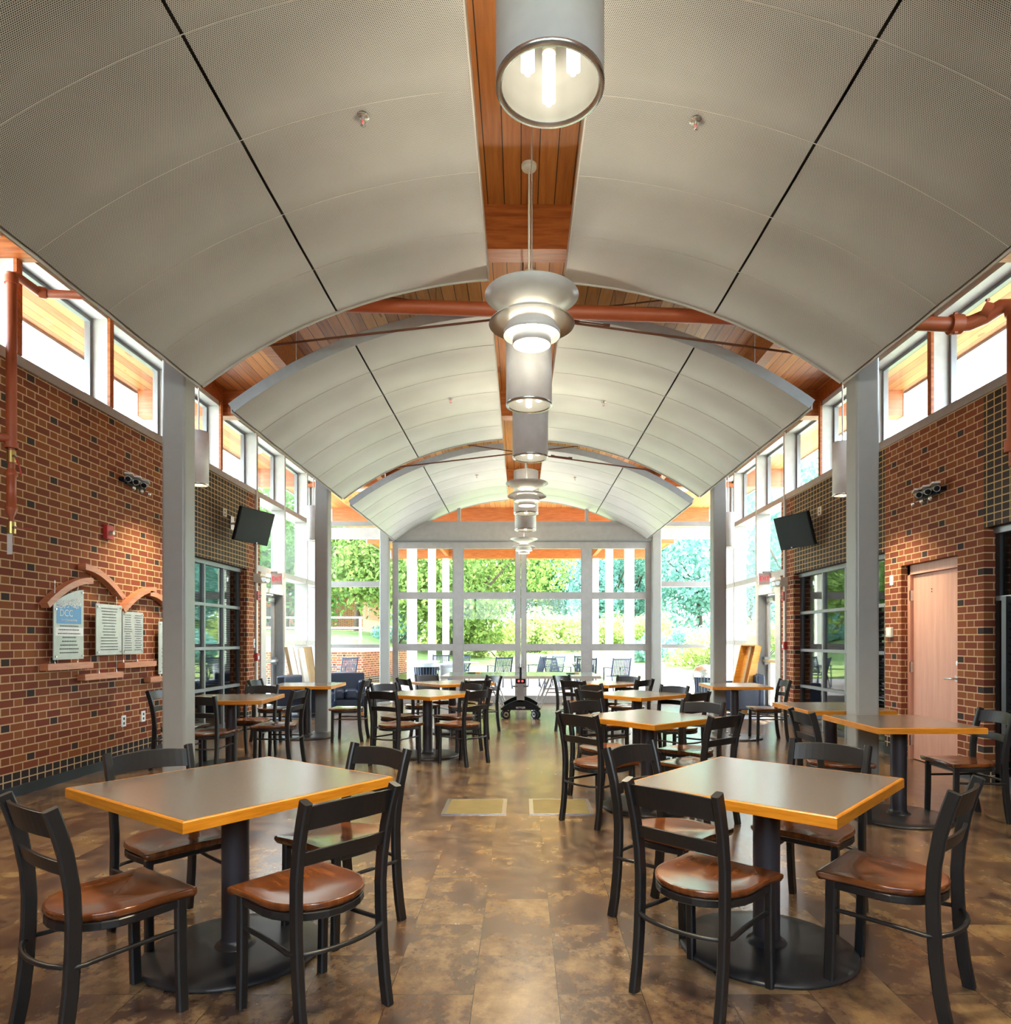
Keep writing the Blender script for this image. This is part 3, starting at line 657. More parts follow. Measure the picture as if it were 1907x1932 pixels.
# ------------------------------------------------------------------ dining tables
def dining_table(x, y, rz, w, d, label):
    t = thing('dining_table', label, 'table', (x, y, 0), rz, 'square pedestal dining tables'); H = .75; e = .014
    b = MB(); b.box(-w/2+e, w/2-e, -d/2+e, d/2-e, H-.036, H+.0006, 'lam'); b.build('tabletop', t)
    b = MB(); sec = [(0, H-.042), (-e, H-.042), (-e, H), (-.004, H), (0, H-.004)]
    cor = [(-w/2, -d/2), (w/2, -d/2), (w/2, d/2), (-w/2, d/2)]; vs = []
    for cx, cy in cor:
        for o, z in sec: vs.append((cx+(o if cx > 0 else -o), cy+(o if cy > 0 else -o), z))
    k = len(sec); b.add(vs, [(i*k+j, i*k+(j+1) % k, ((i+1) % 4)*k+(j+1) % k, ((i+1) % 4)*k+j) for i in range(4) for j in range(k)], 'oak'); b.build('edge_band', t)
    MB().cyl((0, 0, .03), (0, 0, H-.05), .058, 'pole', n=32).build('pole', t)
    MB().lathe([(.375, .0), (.382, .004), (.380, .014), (.366, .022), (.30, .027), (.05, .031), (0, .031)], (0, 0, 0), 'base', 72).build('base', t)
    MB().lathe([(.088, .030), (.082, .038), (.066, .044), (.060, .060)], (0, 0, 0), 'base', 36).build('collar', t)
    b = MB(); b.box(-.28, .28, -.025, .025, H-.062, H-.037, 'pole'); b.box(-.025, .025, -.28, .28, H-.062, H-.037, 'pole'); b.build('top_support', t)
    return t
q = pi/4
TABLES = [
 (-1.268, 3.065, .161+q, .989, .958, 'front left dining table with grey top, closest to the camera on the left'),
 (1.104, 3.095, .055+q, .943, .896, 'front right dining table with grey top, closest to the camera on the right'),
 (2.95, 5.38, 0.0, .79, .90, 'dining table on the right side in front of the salmon door'),
 (1.055, 5.72, -.097+q, .86, .86, 'second dining table to the right of the aisle, behind the floor grille'),
 (1.38, 8.15, -.10+q, .88, .88, 'third dining table to the right of the aisle'),
 (1.25, 10.25, -.02+q, .86, .86, 'fourth and farthest dining table to the right of the aisle'),
 (3.03, 9.76, -.04, .82, .88, 'far right side table wrapped by the second right column'),
 (2.96, 6.58, .0, .80, .88, 'right side table partly behind the nearest right column'),
 (-3.20, 7.62, .08, .92, .92, 'left side table just behind the nearest left column'),
 (-3.05, 9.85, 0.02, .90, .88, 'left side table in front of the second left column'),
 (-1.115, 8.27, .173+q, .91, .91, 'second dining table to the left of the aisle'),
 (-1.03, 10.40, -.17+q, .92, .92, 'farthest dining table to the left of the aisle'),
]
for a in TABLES: dining_table(*a)

# ------------------------------------------------------------------ dining chairs
def seat_outline(n=12):
    p = [(-.205, .20), (-.216, .214), (-.20, .222), (0, .214), (.20, .222), (.216, .214), (.205, .20), (.200, .10), (.203, .0)]
    for k in range(1, n): a = pi*k/n; p.append((.203*cos(a), -.0-.205*sin(a)))
    p += [(-.203, 0), (-.200, .10)]
    return p
def make_chair():
    t = thing('dining_chair', 'x', 'chair')
    ol = seat_outline(); n = len(ol); b = MB(); zt = .452
    def dish(x, y, f):
        rr = min(1, sqrt((x/.20)**2+((y-.0)/.21)**2)); z = -.016*(1-min(1, rr))**.8
        z += -.006*math.exp(-((abs(x)-.09)/.06)**2)*max(0, min(1, (y+.1)/.2))*(1 if f < .97 else .3) + .005*math.exp(-(x/.03)**2)*max(0, min(1, (y+.05)/.2))
        return zt+z
    rings = [1.0, .985, .95, .88, .78, .64, .48, .30, .14]
    vs = []; cy = .01
    for k, (x, y) in enumerate(ol): vs.append((x*.965, cy+(y-cy)*.965, zt-.030))
    for k, (x, y) in enumerate(ol): vs.append((x, y, zt-.016))
    for f in rings:
        for (x, y) in ol:
            X, Y = x*f, cy+(y-cy)*f; vs.append((X, Y, dish(X, Y, f)-(.004 if f == 1.0 else 0)))
    fs = [tuple(range(n))]; L = len(rings)+2
    for r in range(L-1): fs += [(r*n+k, r*n+(k+1) % n, (r+1)*n+(k+1) % n, (r+1)*n+k) for k in range(n)]
    vs.append((0, cy, dish(0, cy, 0))); c = len(vs)-1; fs += [((L-1)*n+k, (L-1)*n+(k+1) % n, c) for k in range(n)]
    b.add(vs, fs, 'seat', True); o = b.build('seat', t)
    # rear posts run from floor to the top of the back
    prof = [(-.232, 0), (-.214, .10), (-.200, .22), (-.192, .36), (-.190, .46), (-.196, .56), (-.216, .68), (-.240, .77), (-.262, .838)]
    for s in (-1, 1):
        pts = [(s*(.183+.010*max(0, (z-.45)/.4)), y, z) for y, z in prof]
        MB().sweep(pts, .031, .046, (1, 0, 0), 'black').build('leg', t)
        MB().sweep([(s*.178, .178, 0), (s*.178, .172, .2), (s*.178, .170, .424)], .033, .038, (1, 0, 0), 'black').build('leg', t)
    def rail(z0, z1, y0, bow, arch, name):
        m = MB(); N = 12; vs = []; th = .014; hw = .181 if z0 < .7 else .186
        for i in range(N+1):
            u = -1+2*i/N; x = u*hw; yy = y0-bow*(1-u*u); zt_ = z1+arch*(1-u*u)-(.0); zb = z0+arch*.75*(1-u*u)
            tl = (z1-z0)*.28
            vs += [(x, yy, zb), (x, yy-tl, zt_), (x, yy-tl-th, zt_), (x, yy-th, zb)]
        fs = [(i*4+j, i*4+(j+1) % 4, i*4+4+(j+1) % 4, i*4+4+j) for i in range(N) for j in range(4)]+[(0, 3, 2, 1), (N*4, N*4+1, N*4+2, N*4+3)]
        m.add(vs, fs, 'black'); m.build(name, t, None, .002)
    rail(.732, .818, -.222, .034, .012, 'back_rail'); rail(.605, .655, -.199, .022, .008, 'back_rail')
    m = MB(); pts = []
    for (x, y) in ol[7:]: pts.append((x*.93, y*.93, .405))
    fr = [(-.178, .165, .405), (.178, .165, .405)]
    m.sweep([(.178, .165, .405)]+pts[:-1]+[(-.178, .165, .405)], .030, .022, (0, 0, 1), 'black'); m.sweep([fr[0], fr[1]], .03, .022, (0, 0, 1), 'black'); m.build('seat_frame', t)
    m = MB(); pts = [(-.178, .165, .305), (-.180, .06, .305), (-.187, -.05, .305), (-.196, -.14, .305)]
    for k in range(0, 11): a = radians(180+18*k); pts.append((.200*cos(a), -.16+.095*sin(a), .305))
    pts += [(.196, -.14, .305), (.187, -.05, .305), (.180, .06, .305), (.178, .165, .305)]
    m.sweep(pts, .018, .020, (0, 0, 1), 'black', rnd=8); m.build('stretcher', t)
    return t
A_, B_, C_, D_ = 'near left corner', 'near right corner', 'far left corner', 'far right corner'
T1n, T2n, T4n, T5n, T6n = 'front left table', 'front right table', 'second table right of aisle', 'third table right of aisle', 'farthest table right of aisle'
T11n, T12n, T9n = 'second table left of aisle', 'farthest table left of aisle', 'table behind nearest left column'
CH = [(-1.51, 2.53, .95, A_, T1n), (-.80, 2.62, 2.46, B_, T1n), (-1.65, 3.27, -.69, C_, T1n), (-.87, 3.32, -2.19, D_, T1n),
 (.74, 2.74, .78, A_, T2n), (1.49, 2.77, 2.37, B_, T2n), (.75, 3.41, -.80, C_, T2n), (1.46, 3.47, -2.33, D_, T2n),
 (.61, 5.30, .72, A_, T4n), (.72, 6.05, -.98, C_, T4n), (1.34, 5.23, 2.26, B_, T4n), (1.45, 5.93, -2.29, D_, T4n),
 (.94, 7.71, .67, A_, T5n), (1.02, 8.27, -.88, C_, T5n), (1.70, 7.43, 2.32, B_, T5n), (1.66, 8.13, -2.43, D_, T5n),
 (.83, 10.51, -.72, C_, T6n), (.88, 9.58, .86, A_, T6n), (1.48, 10.35, -2.29, D_, T6n), (1.55, 9.77, 2.35, B_, T6n),
 (3.40, 9.53, 3.12, 'right side', 'table around second right column'), (3.44, 5.35, -3.14, 'right side', 'table before salmon door'), (2.43, 5.34, .02, 'left side', 'table before salmon door'),
 (-3.18, 7.03, 1.51, 'near side', T9n), (-2.70, 7.66, 3.05, 'right side', T9n), (-3.16, 8.12, -1.65, 'far side', T9n), (-3.72, 7.55, -.05, 'wall side', T9n),
 (-3.42, 9.52, -.05, 'left side', 'table at second left column'), (-2.38, 9.54, 3.12, 'right side', 'table at second left column'),
 (-1.38, 7.68, 1.05, A_, T11n), (-1.53, 8.53, -.72, C_, T11n), (-.66, 7.76, 2.50, B_, T11n), (-.78, 8.57, -2.31, D_, T11n),
 (-1.34, 10.70, -.96, C_, T12n), (-1.47, 9.99, .62, A_, T12n), (-.62, 10.45, -2.50, D_, T12n), (-.73, 9.69, 2.16, B_, T12n)]
c0 = make_chair()
for i, (x, y, h, where, tb) in enumerate(CH):
    lab = 'black ladder-back chair with wooden seat at %s of %s' % (where, tb); g = 'dining chairs around the tables'
    if i == 0: c0.location = (x, y, 0); c0.rotation_euler = (0, 0, h-pi/2); c0['label'] = lab; c0['group'] = g
    else: dup(c0, (x, y, 0), h-pi/2, lab, g)

# ------------------------------------------------------------------ lounge corner
def armchair(loc, rz, label, w=.78):
    t = thing('armchair', label, 'armchair', loc, rz, 'navy leather armchairs')
    B(-w/2+.02, w/2-.02, -.36, .38, .10, .27, m='navy').build('seat_base', t, None, .02)
    for k in range(2): q = (w-.26)/2; B(-w/2+.13+k*q, -w/2+.13+(k+1)*q-.006, -.24, .40, .27, .44, m='navy').build('seat_cushion', t, None, .045)
    for s in (-1, 1): B(*sorted((s*(w/2), s*(w/2-.13))), -.38, .38, .10, .60, m='navy').build('armrest', t, None, .03)
    b = B(-w/2, w/2, -.44, -.28, .10, .74, m='navy'); b.build('back', t, None, .03)
    B(-w/2+.14, w/2-.14, -.30, -.16, .43, .80, m='navy', T=Matrix.Translation((0, -.05, 0)) @ Matrix.Rotation(radians(10), 4, 'X')).build('back_cushion', t, None, .05)
    for sx in (-1, 1):
        for sy in (-1, 1): B(sx*(w/2-.07)-.03, sx*(w/2-.07)+.03, sy*.31-.03, sy*.31+.03, 0, .10, m='pine').build('leg', t)
    return t
armchair((-3.84, 12.5, 0), -pi/2-.1, 'navy leather armchair with its back to the left side windows')
armchair((-3.40, 13.3, 0), pi+.25, 'navy leather armchair to the right of the second left column, facing the room')
armchair((4.02, 13.0, 0), pi/2+.1, 'navy leather armchair by the right side windows beneath the leaning wooden frame')
# leaning boards and wooden frame
for i, (x, y, w, h, lean, m, lab) in enumerate(((-4.12, 13.05, .34, 1.26, .20, 'paper', 'tall white board leaning on the left side window sill'),
      (-4.05, 13.38, .30, 1.22, .17, 'paper', 'white board with oval hand hole leaning at the left windows'), (-4.08, 13.85, .36, 1.24, .15, 'card', 'brown cardboard sheet leaning behind the white boards'))):
    T = Matrix.Translation((x-.02, y, .02)) @ Matrix.Rotation(-lean, 4, 'Y')
    t = thing('leaning_board', lab, 'board', (0, 0, 0), 0, 'boards leaning by the left windows')
    if i == 1:
        pts = [(-w/2, 0), (w/2, 0), (w/2, h), (-w/2, h)]
        b = MB(); 
        b.box(-.02, .02, -w/2, w/2, 0, h*.62, m, T); b.box(-.02, .02, -w/2, w/2, h*.80, h, m, T); b.box(-.02, .02, -w/2, -w*.12, h*.62, h*.80, m, T); b.box(-.02, .02, w*.12, w/2, h*.62, h*.80, m, T)
        b.build('board', t)
    else:
        b = MB(); b.box(-.02, .02, -w/2, w/2, 0, h, m, T); b.build('board', t)
        MB().box(-.03, .03, -w/2-.008, -w/2, 0, h, 'card', T).box(-.03, .03, w/2, w/2+.008, 0, h, 'card', T).build('edge', t)
t = thing('wooden_tray', 'open orange wooden tray frame leaning at the right side windows', 'frame', (4.10, 12.95, .02)); T = Matrix.Rotation(.26, 4, 'Y') @ Matrix.Rotation(.0, 4, 'X')
t.rotation_euler = (0, 0, .35)
hh, w = 1.27, .40
B(.0, .015, -w/2, w/2, 0, hh, m='pine', T=T).build('back_panel', t)
for a in ((-.12, .015, -w/2-.02, -w/2, 0, hh), (-.12, .015, w/2, w/2+.02, 0, hh), (-.12, .015, -w/2-.02, w/2+.02, hh, hh+.02), (-.12, .015, -w/2-.02, w/2+.02, -.02, 0)): B(*a, m='pine', T=T).build('side_board', t)
B(-.06, .0, -.03, .03, 0, hh, m='card', T=T).build('centre_rail', t)

# ------------------------------------------------------------------ table tennis table
t = thing('table_tennis_table', 'folding table tennis table with net standing before the far glass doors', 'table', (0, 12.63, 0))
for s in (-1, 1):
    h_ = tag(B(*sorted((s*.012, s*1.37)), -.762, .762, .735, .76, m='ptop').build('playing_surface', t)); 
    MB().box(*sorted((s*.012, s*1.37)), -.775, -.762, .715, .762, 'alu').box(*sorted((s*.012, s*1.37)), .762, .775, .715, .762, 'alu').box(*sorted((s*1.37, s*1.383)), -.775, .775, .715, .762, 'alu').build('edge_frame', t)
b = B(-.004, .004, -.80, .80, .775, .905, m='wprint'); b.mats = ['outm']; b.build('net', t)
for y in (-.84, .84): MB().box(-.018, .018, y-.03, y+.03, .70, .92, 'screen').cyl((0, y, .92), (0, y, .99), .008, 'wprint').build('net_post', t)
for y in (-.50, .42):
    b = MB(); n = 16; pts = [(-.345, 0.0)]+[(-.345+.69*k/n, .03+.145*sin(pi*k/n)) for k in range(n+1)]+[(.345, 0)]
    T = Matrix.Translation((0, y, .155)) @ Matrix.Rotation(pi/2, 4, 'X'); b.prism(pts, -.03, .03, 'screen', T); arch = b.build('chassis_arch', t)
    if y < 0: text('maker_text', 'KETTLER', .042, (0, y-.033, .195), (pi/2, 0, 0), 'wprint', t, .0008)
    for x in (-.27, .27):
        for q in (-.035, .035):
            WT = Matrix.Translation((x, y, .075)) @ Matrix.Rotation(.35 if x < 0 else -.9, 4, 'Z'); wp = lambda v: tuple(WT @ Vector((0, q+v, 0))); MB().cyl(wp(-.012), wp(.012), .075, 'screen', n=24).cyl(wp(-.014), wp(.014), .050, 'steel', n=20).cyl(wp(-.016), wp(.016), .020, 'screen', n=12).build('wheel', t)
        MB().box(x-.012, x+.012, y-.015, y+.015, .07, .17, 'screen').build('caster_fork', t)
B(-.03, .03, -.5, .42, .17, .21, m='dframe').build('chassis_beam', t)
B(-.068, .068, -.53, -.47, .30, .66, m='alu').build('upright', t)
B(-.068, .068, .39, .45, .30, .66, m='alu').build('upright', t)
hd = B(-.085, .085, -.555, -.46, .62, .73, m='screen').build('lock_head', t, None, .015)
for x in (-.032, .032): MB().cyl((x, -.556, .665), (x, -.563, .665), .020, 'redl').build('release_button', t)
for s in (-1, 1):
    MB().lathe([(0, -.012), (.05, -.012), (.05, .012), (0, .012)], (0, 0, 0), 'dframe', 20).build('side_knob', t).location = (s*.09, -.50, .57)
    for y in (-.50, .42):
        MB().cyl((s*.30, y, .24), (s*.50, y, .73), .010, 'steel', n=8).cyl((s*.34, y, .16), (s*.58, y, .73), .010, 'steel', n=8).cyl((s*.44, y, .46), (s*.9, y, .46), .010, 'dframe', n=8).build('folding_leg', t)
for s, y in ((-1, .35), (1, .1)):
    p = thing('table_tennis_bat', 'dark bat lying on the %s half of the table tennis table' % ('left' if s < 0 else 'right'), 'bat', (s*.92, 12.63+y, .762), .3*s)
    MB().cyl((0, 0, 0), (0, 0, .012), .08, 'screen', n=28).build('blade', p); B(.07, .17, -.014, .014, 0, .02, m='copper').build('handle', p)

# ------------------------------------------------------------------ televisions
for s, x, z in ((-1, -4.03, 3.10), (1, 4.14, 3.03)):
    t = thing('television', 'black flat television tilted down on a bracket, %s wall' % ('left' if s < 0 else 'right'), 'television', (x, 10.42, z), 0, 'wall televisions')
    phi = radians(70); dx = Vector((-s*cos(phi), sin(phi), 0)); nrm = Vector((-s*sin(phi), -cos(phi), 0)); up = Vector((0, 0, 1))
    tilt = radians(17); n2 = (nrm*cos(tilt)-up*sin(tilt)); u2 = (up*cos(tilt)+nrm*sin(tilt))
    T = Matrix(((dx.x, n2.x, u2.x, 0), (dx.y, n2.y, u2.y, 0), (dx.z, n2.z, u2.z, 0), (0, 0, 0, 1)))
    B(-.36, .36, -.03, .02, -.255, .255, m='screen', T=T).build('housing', t, None, .008)
    B(-.345, .345, .020, .023, -.225, .24, m='screen', T=T).build('screen', t)
    B(.10, .125, .0235, .025, -.245, -.225, m='wprint', T=T).build('indicator', t)
    b = MB(); p0 = Vector((s*(XW-abs(x)), .18, .08)); b.cyl((0, 0, 0), tuple(p0*.55+Vector((0, .1, 0))), .018, 'steel'); b.cyl(tuple(p0*.55+Vector((0, .1, 0))), tuple(p0), .018, 'steel'); b.build('arm', t)
    B(*sorted((p0.x, p0.x-s*.02)), p0.y-.06, p0.y+.06, p0.z-.10, p0.z+.10, m='steel').build('wall_plate', t)
    o = thing('power_outlet', 'ivory socket plate high on the dark brick beside the %s television' % ('left' if s < 0 else 'right'), 'outlet', (s*XW, 10.36 if s < 0 else 10.25, 3.30), 0, 'wall outlets')
    B(*sorted((0, -s*.008)), -.06, .06, -.06, .06, m='ivoryp').build('plate', o)
    for q in (-.025, .025): B(*sorted((-s*.008, -s*.010)), -.015, .015, q-.014, q+.014, m='ink').build('socket', o)

# ------------------------------------------------------------------ things on the brick walls
def outlet(s, y, z, lab):
    o = thing('power_outlet', lab, 'outlet', (s*XW, y, z), 0, 'wall outlets'); B(*sorted((0, -s*.008)), -.04, .04, -.062, .062, m='wprint').build('plate', o)
    for q in (-.026, .026): B(*sorted((-s*.008, -s*.010)), -.014, .014, q-.014, q+.014, m='ink').build('socket', o)
outlet(-1, 7.72, .475, 'white double socket low on the left brick wall, nearer one')
outlet(-1, 8.12, .485, 'white double socket low on the left brick wall, next to the column')
def strobe(s, y, z, lab):
    o = thing('fire_strobe', lab, 'alarm', (s*XW, y, z), 0, 'red fire strobes'); B(*sorted((0, -s*.05)), -.06, .06, -.075, .075, m='red').build('housing', o, None, .006)
    MB().cyl((-s*.05, 0, -.01), (-s*.085, 0, -.01), .03, 'steel', .022).build('lens', o)
strobe(-1, 7.40, 2.54, 'red fire strobe on the left brick wall above the wooden arches')
strobe(-1, 11.60, 2.13, 'red fire strobe on the left brick pier beside the exit door')
strobe(1, 11.60, 2.12, 'red fire strobe on the right brick pier beside the exit door')
for s in (-1, 1):
    o = thing('fire_pull_station', 'small red fire pull station on the %s brick pier' % ('left' if s < 0 else 'right'), 'alarm', (s*XW, 11.56, 1.10 if s < 0 else 1.29), 0, 'fire pull stations')
    B(*sorted((0, -s*.05)), -.045, .045, -.065, .065, m='red').build('housing', o); B(*sorted((-s*.05, -s*.06)), -.02, .02, -.04, .02, m='wprint').build('pull_handle', o)
o = thing('wall_sign', 'small white square sign with black arrow on the left brick pier', 'sign', (-XW, 11.56, 1.33)); B(0, .006, -.08, .08, -.075, .075, m='wprint').build('plate', o)
MB().cyl((.007, -.05, -.01), (.007, .05, .015), .006, 'ink', n=6).cyl((.007, -.05, .0), (.007, -.02, -.03), .005, 'ink', n=6).build('arrow', o)
o = thing('switch_plate', 'cream blank plate on the right brick wall left of the door', 'switch', (XW, 8.26, 2.10)); B(-.008, 0, -.035, .035, -.06, .06, m='ivoryp').build('plate', o); MB().cyl((-.008, 0, .03), (-.010, 0, .03), .005, 'steel', n=8).build('screw', o)
o = thing('thermostat', 'cream thermostat box on the right brick wall left of the salmon door', 'thermostat', (XW, 8.28, 1.475)); B(-.035, 0, -.06, .06, -.06, .06, m='ivoryp').build('housing', o, None, .008); B(-.037, -.035, -.03, .03, -.035, .035, m='wprint').build('cover', o)
def camcluster(s, y, z, lab):
    t = thing('camera_bracket', lab, 'camera', (s*XW, y, z), 0, 'camera brackets')
    MB().box(*sorted((0, -s*.05)), -.22, .22, -.02, .02, 'screen').box(*sorted((-s*.05, -s*.08)), -.19, .19, -.05, -.03, 'screen').build('bar', t)
    for i, q in enumerate((-.16, .0, .16)):
        MB().cyl((-s*.07, q+.05, .03), (-s*.12, q-.09, -.01), .034, 'steel').cyl((-s*.12, q-.09, -.01), (-s*.121, q-.093, -.011), .028, 'screen').build('camera_head', t)
        MB().box(-.008, .008, -.1, .1, -.04, .04, 'tube', Matrix.Translation((-s*.10, q-.02, .05)) @ Matrix.Rotation(s*-.4, 4, 'Z') @ Matrix.Rotation(pi/2, 4, 'Y')).build('hood', t)
        MB().lathe([(0, -.03), (.018, -.022), (.024, 0), (.018, .018), (0, .022)], (0, 0, 0), 'steel', 16).build('glass_drop', t).location = (-s*.13, q, -.09)
camcluster(-1, 7.85, 3.17, 'row of three small chrome cameras high on the left brick wall')
camcluster(1, 7.42, 2.97, 'row of three small chrome cameras high on the right brick wall')

# donor display on the left wall: wooden arches, rails and hanging acrylic plaques
XA, XF = XW, 4.37; WQ = lambda a: a*1.028; WZ = lambda z: 1.38+(z-1.38)*1.028
def arch(y0, z0, y1, z1, rising, lab):
    y0, y1, z0, z1 = WQ(y0), WQ(y1), WZ(z0), WZ(z1)
    b = MB(); n = 12; out = []; inn = []; th = .062
    W_, H_ = y1-y0, abs(z1-z0)
    for k in range(n+1):
        a = (pi/2)*k/n*.92
        yy = W_*sin(a)/sin(pi/2*.92); zz = H_*(cos(a)-cos(pi/2*.92))/(1-cos(pi/2*.92))
        yy = W_*k/n; zz = H_*(1-(k/n)**1.9)
        out.append((yy, zz)); tx, tz = 1.0, -H_*1.9*((k/n)**.9)/W_; L = sqrt(1+tz*tz); inn.append((yy+tz/L*th, zz-th/L))
    poly = out+inn[::-1]; pts = [((y1-p[0]) if rising else (y0+p[0]), min(z0, z1)+p[1]) for p in poly]
    vs = [(-XF, y, z) for y, z in pts]+[(-XA-.01+.01, y, z) for y, z in pts]; m = len(pts)
    fs = [(i, (i+1) % m, m+(i+1) % m, m+i) for i in range(m)]+[(i, i+1, m-2-i, m-1-i) for i in range(n)]+[(m+i, m+i+1, m+m-2-i, m+m-1-i) for i in range(n)]
    b.add(vs, fs, 'copper'); return tag(b.build('wooden_arch'), lab, 'wall decoration', 'curved cherry wood arches on the left wall')
arch(6.19, 1.72, 6.86, 2.0, True, 'curved cherry wood arch over the blue lettered plaque')
arch(6.74, 2.13, 7.41, 1.86, False, 'highest curved cherry wood arch, sweeping down to the right')
arch(7.38, 1.72, 8.05, 2.0, True, 'curved cherry wood arch over the two column name plaque')
arch(7.92, 1.95, 8.60, 1.68, False, 'curved cherry wood arch cut off by the nearest left column')
for y0, y1, z, lab in ((6.20, 6.86, 1.105, 'cherry wood rail below the blue lettered plaque'), (6.73, 7.38, .985, 'lower cherry wood rail below the middle plaque'),
      (7.40, 8.05, 1.08, 'cherry wood rail below the name list plaque'), (7.92, 8.56, .895, 'lowest cherry wood rail beside the nearest left column')):
    y0, y1, z = WQ(y0), WQ(y1), WZ(z); tag(B(-XA, -XF, y0, y1, z, z+.062, m='copper').build('wooden_rail'), lab, 'wall decoration', 'cherry wood rails on the left wall')
def plaque(y0, y1, z0, z1, top, lab, lines, cols=1):
    y0, y1, z0, z1 = WQ(y0), WQ(y1), WZ(z0), WZ(z1)
    t = thing('acrylic_plaque', lab, 'plaque', (-XF-.02, y0, z0)); w = y1-y0; h = z1-z0
    if top: pts = [(0, 0), (w, 0), (w, h)]+[(w*(1-k/8), h-(h*.22)*(k/8)**1.6) for k in range(1, 9)]
    else: pts = [(0, 0), (w, 0), (w, h), (0, h)]
    T = Matrix(((0, 0, 1, 0), (1, 0, 0, 0), (0, 1, 0, 0), (0, 0, 0, 1)))
    pan = MB().prism(pts, 0, .010, 'acr', T)
    x = .0115
    if top:
        bl = B(.010, x, .04, w-.04, h*.50, h*.76, m='blue').build('logo_panel', t)
        text('logo_text', 'DCC', h*.135, (x+.0005, w*.40, h*.645), (pi/2, 0, pi/2), 'wprint', bl)
        text('logo_text', 'Danville Community College', h*.040, (x+.0005, w*.5, h*.555), (pi/2, 0, pi/2), 'wprint', bl, .0005, 'CENTER', .72)
        lf = MB(); rr = random.Random(3)
        for _ in range(150):
            yy = rr.uniform(.04, w-.04); zz = h*(.72+.16*rr.random()*(.6+.4*yy/w)); a = .004+.005*rr.random(); lf.box(x, x+.0006, yy-a, yy+a, zz-a*.6, zz+a*.6, 'wprint')
        lf.build('leaf_print', t)
        B(.010, x, .02, w-.01, h*.33, h*.45, m='wprint').build('pale_band', t)
    b = pan; rr = random.Random(int(y0*100)); z = (h*.47 if top else h*.92); st = z/(lines+.8)
    for k in range(lines):
        for c in range(cols):
            cy = w*(c+.5)/cols; hw = w/cols*(.22+.16*rr.random()); yy = cy-hw
            while yy < cy+hw-.006:
                l = min(.008+.018*rr.random(), cy+hw-yy); b.box(x, x+.0006, yy, yy+l, z-st*.16, z+st*.10, 'ink'); yy += l+.005
        z -= st
    b.build('panel', t)
    s = MB()
    for a, c in ((.025, .03), (w-.025, .03), (.025, h*(.74 if top else 1)-.03), (w-.025, h-.03)): s.cyl((-.10 if False else .010, a, c), (.022, a, c), .009, 'steel', n=10)
    s.build('standoff', t)
    return t
pl = [plaque(6.29, 6.72, 1.20, 1.87, True, 'clear plaque with blue DCC logo panel on the left wall', 8),
      plaque(6.92, 7.36, 1.23, 1.75, False, 'clear text plaque in the middle of the left wall display', 15), plaque(7.38, 7.78, 1.23, 1.69, False, 'clear plaque with two columns of names', 16, 2),
      plaque(8.12, 8.5, .98, 1.60, False, 'clear plaque mostly hidden behind the nearest left column', 12)]
for p, (a, c, zt, zb) in zip(pl, ((.03, .36, .15, -.05), (.06, .37, .33, -.19), (.03, .30, .2, -.09), (.04, .3, .25, -.03))):
    b = MB(); z0 = p.location.z; h = {0: .67, 1: .52, 2: .46, 3: .62}[pl.index(p)]
    for q in (a, c): b.cyl((0, q, h-.2 if p is pl[0] and q == a else h), (0, q, h+(zt if q == a and p is not pl[1] else zt*.6)*.55), .0025, 'steel', n=6); b.cyl((0, q, 0), (0, q, zb), .0025, 'steel', n=6); b.cyl((0, q, zb), (0, q, zb+.03), .010, 'steel', .004, n=10)
    b.build('cable', p)

# ------------------------------------------------------------------ outdoors: patio, lawn, planting
def smooth(a): a = max(0, min(1, a)); return a*a*(3-2*a)
def hgt(x, y):
    h = .058*max(0, y-24.6)*(.75+.25*smooth((abs(x)-2)/10)) if y < 62 else .058*37.4+.03*(y-62)
    if x > 6: h += 1.2*smooth((x-6)/16)*smooth((y-30)/20)
    if x < -4: h += 1.1*smooth((-x-4)/3)*smooth((y-22)/4)*(1-smooth((y-40)/14))
    return h-.03
b = MB(); xg = [-110+220*i/88 for i in range(89)]; yg = [-30+150*j/90 for j in range(91)]
vs = [(x, y, hgt(x, y)) for y in yg for x in xg]; b.add(vs, [(j*89+i, j*89+i+1, (j+1)*89+i+1, (j+1)*89+i) for j in range(90) for i in range(88)], 'grass', True); struct('lawn', b)
struct('patio', B(-9, 9, YE+.2, 24.7, -.2, -.002, m='conc'))
struct('rear_bounce_paving', B(-15, 15, -16, YB, -.2, -.002, m='conc'))  # unseen pale slab added behind the hall for neutral bounce light
for s in (-1, 1): struct('walkway', B(*xs(s, XW+.3, 15), YB, YE+.2, -.2, -.002, m='conc'))  # pale paving widened past the walls to keep green lawn bounce out
b = MB(); b.box(-16, -4.95, 21.6, 21.95, -.05, 1.02, 'brick'); b.prism([(-5.3, 21.95), (-4.95, 21.95), (-4.0, 26.5), (-4.3, 26.5)], -.05, 1.02, 'brick'); b.box(-16, -4.9, 21.55, 22.0, 1.02, 1.12, 'wpost'); b.prism([(-5.35, 22.0), (-4.9, 22.0), (-3.95, 26.5), (-4.35, 26.5)], 1.02, 1.12, 'wpost')
tag(b.build('retaining_wall'), 'red brick retaining wall with pale cap outside on the left', 'wall')
t = thing('railing', 'white railing on top of the brick retaining wall outside left', 'railing', (0, 21.78, 1.12))
for k in range(9): B(-15.5+k*1.3, -15.5+k*1.3+.07, -.035, .035, 0, 1.0, m='wpost').build('post', t)
for z in (.30, .62, .95): B(-15.5, -5.0, -.03, .03, z, z+.06, m='wpost').build('rail', t)
t = thing('brick_building', 'low brick building with grey roof far behind the left railing', 'building', (-17, 48, 1.5))
B(-9, 6, 0, 8, 0, 3.0, m='brick').build('wall', t)
